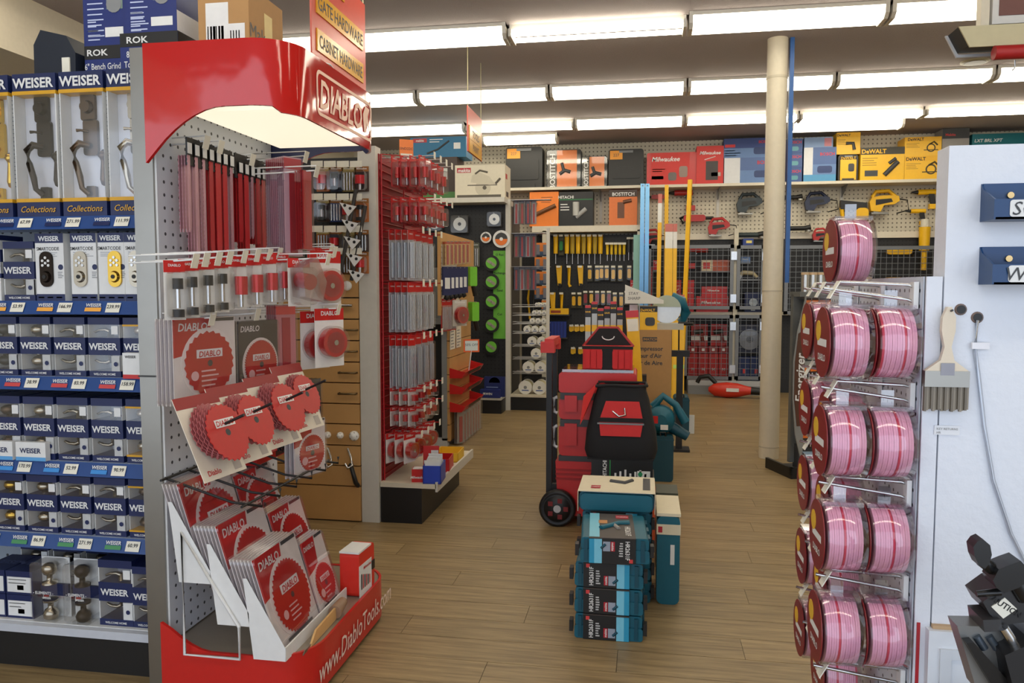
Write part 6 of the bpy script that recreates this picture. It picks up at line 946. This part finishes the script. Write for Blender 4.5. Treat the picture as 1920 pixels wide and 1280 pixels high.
for px, py in ((1801, 580), (1832, 595)): q = aty(px, py, 1.6); MB().lathe([(.009, -.003), (.011, -.001), (.011, 0)], C(120, 100, 90), 16, (q.x, 1.6, q.z), 'y').lathe([(.008, -.004), (.008, -.003)], BLACK, 14, (q.x, 1.6, q.z), 'y').build('cable_hole', bpy.data.objects['wall_partition'])
pts = [aty(*p_, 1.595) for p_ in ((1832, 600), (1828, 660), (1834, 700), (1845, 800), (1862, 900), (1895, 1000), (1925, 1060))]; o = MB().tube(pts, .004, clear('cord_clear', (.8, .84, .9), .25)).build('power_cord'); tag(o, 'translucent cord running from the panel hole down the white panel', 'cord'); MB().cbox(aty(1838, 648, 1.592), (.03, .006, .012), C(230, 230, 236)).build('cable_clip', o)
o = carton('note_label', 'faint handwritten paper strip taped on the white panel', 'label', aty(1775, 815, 1.598), (.045, .001, .018), C(226, 228, 232), lambda p, w, h: (p.text('KEY RETURNS', 0, h * .65, .006, GREY, bold=0), p.text('HR', -.015, h * .25, .006, GREY, bold=0)))
# key cutting machine on the counter
kc = thing('key_machine', 'black and grey key cutting machine with wing knobs before the white panel', 'key machine', (.6, 1.32, .45)); KB = C(20, 20, 21, .25); KG = C(128, 128, 126, .35, .6)
def kp(pts, y0, y1, m, name, bev=None):
    poly = [(lambda v: (v.x - .6, v.z - .45))(aty(1680 + x / 2.558, 780 + y / 2.558, 1.3)) for x, y in pts]; return MB().prism(poly[::-1], y0, y1, m).build(name, kc)
def kr(a, c, y, r0, r1, m, name):
    p0, p1 = [aty(1680 + x / 2.558, 780 + z / 2.558, 1.3) - Vector((.6, 1.3, .45)) for x, z in (a, c)]; return MB().cyl((p0.x, y, p0.z), (p1.x, y, p1.z), r0, m, r1, 14).build(name, kc)
kp([(352, 612), (372, 585), (397, 574), (432, 604), (440, 650), (428, 690), (408, 716), (378, 700), (360, 660)], -.035, -.008, KB, 'wing_knob'); kr((415, 690), (475, 745), -.02, .011, .009, KB, 'knob_stem')
kp([(438, 765), (466, 712), (520, 690), (570, 673), (606, 712), (600, 770), (560, 800), (490, 825), (455, 800)], -.04, 0, KB, 'wing_knob'); kr((565, 775), (625, 870), -.02, .014, .014, KB, 'knob_stem')
kp([(416, 890), (500, 830), (560, 815), (700, 870), (700, 980), (510, 1000), (450, 950)], -.02, .05, C(40, 40, 42, .3), 'vise'); kp([(455, 912), (520, 868), (578, 922), (512, 968)], -.022, -.02, TAGW, 'caution_label'); kr((385, 852), (500, 843), -.02, .005, .006, KB, 'lever')
q = aty(1680 + 517 / 2.558, 780 + 905 / 2.558, 1.3) - Vector((.6, 1.3, .45)); MB().text('CAUTION', q.x, q.z, .013, BLACK, -.0225, rot=-.55).build('lettering', kc)
kp([(404, 965), (488, 962), (500, 1018), (412, 1022)], -.03, .03, C(50, 50, 52, .3), 'jaw_block'); kr((500, 1000), (560, 1090), -.03, .008, .008, CHROME, 'jaw_screw'); kp([(305, 1018), (500, 1022), (560, 1050), (490, 1120), (520, 1330), (400, 1330), (330, 1100)], -.01, .03, KG, 'carriage')
for a in ((395, 1065), (455, 1065)): kr(a, (a[0] + 40, a[1] + 60), -.012, .006, .006, C(90, 100, 110, .3, .6), 'slot_pin')
kp([(325, 1075), (362, 1072), (530, 1260), (540, 1330), (480, 1330)], -.03, -.01, KB, 'guide_rail'); kp([(480, 1105), (614, 1045), (760, 1045), (760, 1330), (540, 1330)], -.05, .04, C(28, 28, 30, .35), 'motor_housing')
MB().box(-.06, -.03, -.45, .3, .18, .34, C(90, 92, 94, .4, .4)).build('pedestal', kc)
# ================================================================ hanging signs and the fixture at the upper right
def hang(x, y0, y1, zb, zt, rows, label, num=None):
    o = thing('aisle_sign', label, 'sign', (x, (y0 + y1) / 2, zb), RX); L = (y1 - y0) / 2; h = zt - zb; MB().box(-L, -.005, 0, L, .005, h, C(214, 88, 74, .3)).build('board', o)
    for s in (-L + .02, L - .02): MB().cyl((s, 0, h), (s, 0, 3.75 - zb), .004, C(200, 190, 150), n=5).build('chain', o)
    for t, z in rows: MB().box(-L * .86, -.012, z * h - .06, L * .86, -.005, z * h + .06, C(232, 172, 48, .25)).text(t, 0, z * h, .1 if len(t) > 10 else .09, C(40, 30, 20), -.013, .01, sx=min(1, L * 1.5 / (len(t) * .058))).build('name_strip', o)
    if num: MB().box(-.05, -.012, h * .8, .05, -.005, h * .97, C(232, 172, 48, .25)).text(num, 0, h * .885, .1, C(40, 30, 20), -.013).build('number_plate', o)
hang(-1.8, 4.1, 4.93, 2.8, 3.36, [('GATE HARDWARE', .56), ('CABINET HARDWARE', .2)], 'red hanging aisle sign with number four and gate hardware strips', '4')
hang(-1.62, 7.1, 7.72, 2.8, 3.21, [('TOOLS', .45), ('PAINT', .15)], 'small red hanging aisle sign with two yellow strips, further down the aisle')
fx = thing('hanging_header', 'cream and brown boxed header hanging from the ceiling over the panel', 'hanging header', (1.56, 4.5, 2.715))
MB().box(.12, -.03, .16, .16, .03, 1.036, CREAM).build('hanger', fx); MB().box(.17, -.04, .18, 1.6, .03, 1.03, C(210, 208, 204)).box(.2, -.045, .22, 1.6, -.04, 1.03, C(110, 66, 58)).build('framed_board', fx); MB().prism([(.0, .165), (1.6, .165), (1.6, .06), (.055, .06)], -.08, -.07, C(196, 186, 150)).build('front_board', fx); MB().prism([(.0, .165), (1.6, .165), (1.6, .07), (.05, .07)], -.07, .07, BLACK).build('trough', fx); MB().prism([(-.012, .165), (.0, .165), (.055, .065), (1.6, .065), (1.6, .05), (.047, .05)], .07, .085, C(190, 194, 200)).build('rim', fx); MB().cyl((.16, -.1, .02), (1.6, -.1, .02), .035, C(170, 30, 30)).build('red_bar', fx); MB().tube([(.26, -.1, -.02), (.26, -.1, -.06), (.25, -.1, -.07)], .004, WIRE).build('wire_hook', fx)
o = MB().lathe([(.11, -.015), (.13, -.008), (.13, 0)], C(150, 140, 110), 24, tuple(atz(1828, 115, 3.75))).lathe([(.095, -.018), (.095, -.015)], C(90, 84, 70), 24, tuple(atz(1828, 115, 3.75))).build('ceiling_speaker'); tag(o, 'round ceiling speaker grille below the hanging header', 'speaker')
tr_ = thing('trigger_clamp', 'black carded tool peeking over the red canopy', 'tool pack', (-1.36, 3.35, 2.416), RX); MB().box(-.06, 0, 0, .08, .004, .09, C(150, 156, 176)).build('card', tr_); MB().cyl((-.07, -.02, .06), (.05, -.02, .04), .018, BLACK).build('tool', tr_); MB().tube([(-.12, 0, .09), (-.06, 0, .1), (.0, .0, .088)], .004, WIRE).build('hook', tr_)
# ---------------------------------------------------------------- to metres
for o in list(COL.objects):
    if o.parent is None:
        o.location = o.location * SC
        if o.type != 'CAMERA': o.scale = o.scale * SC
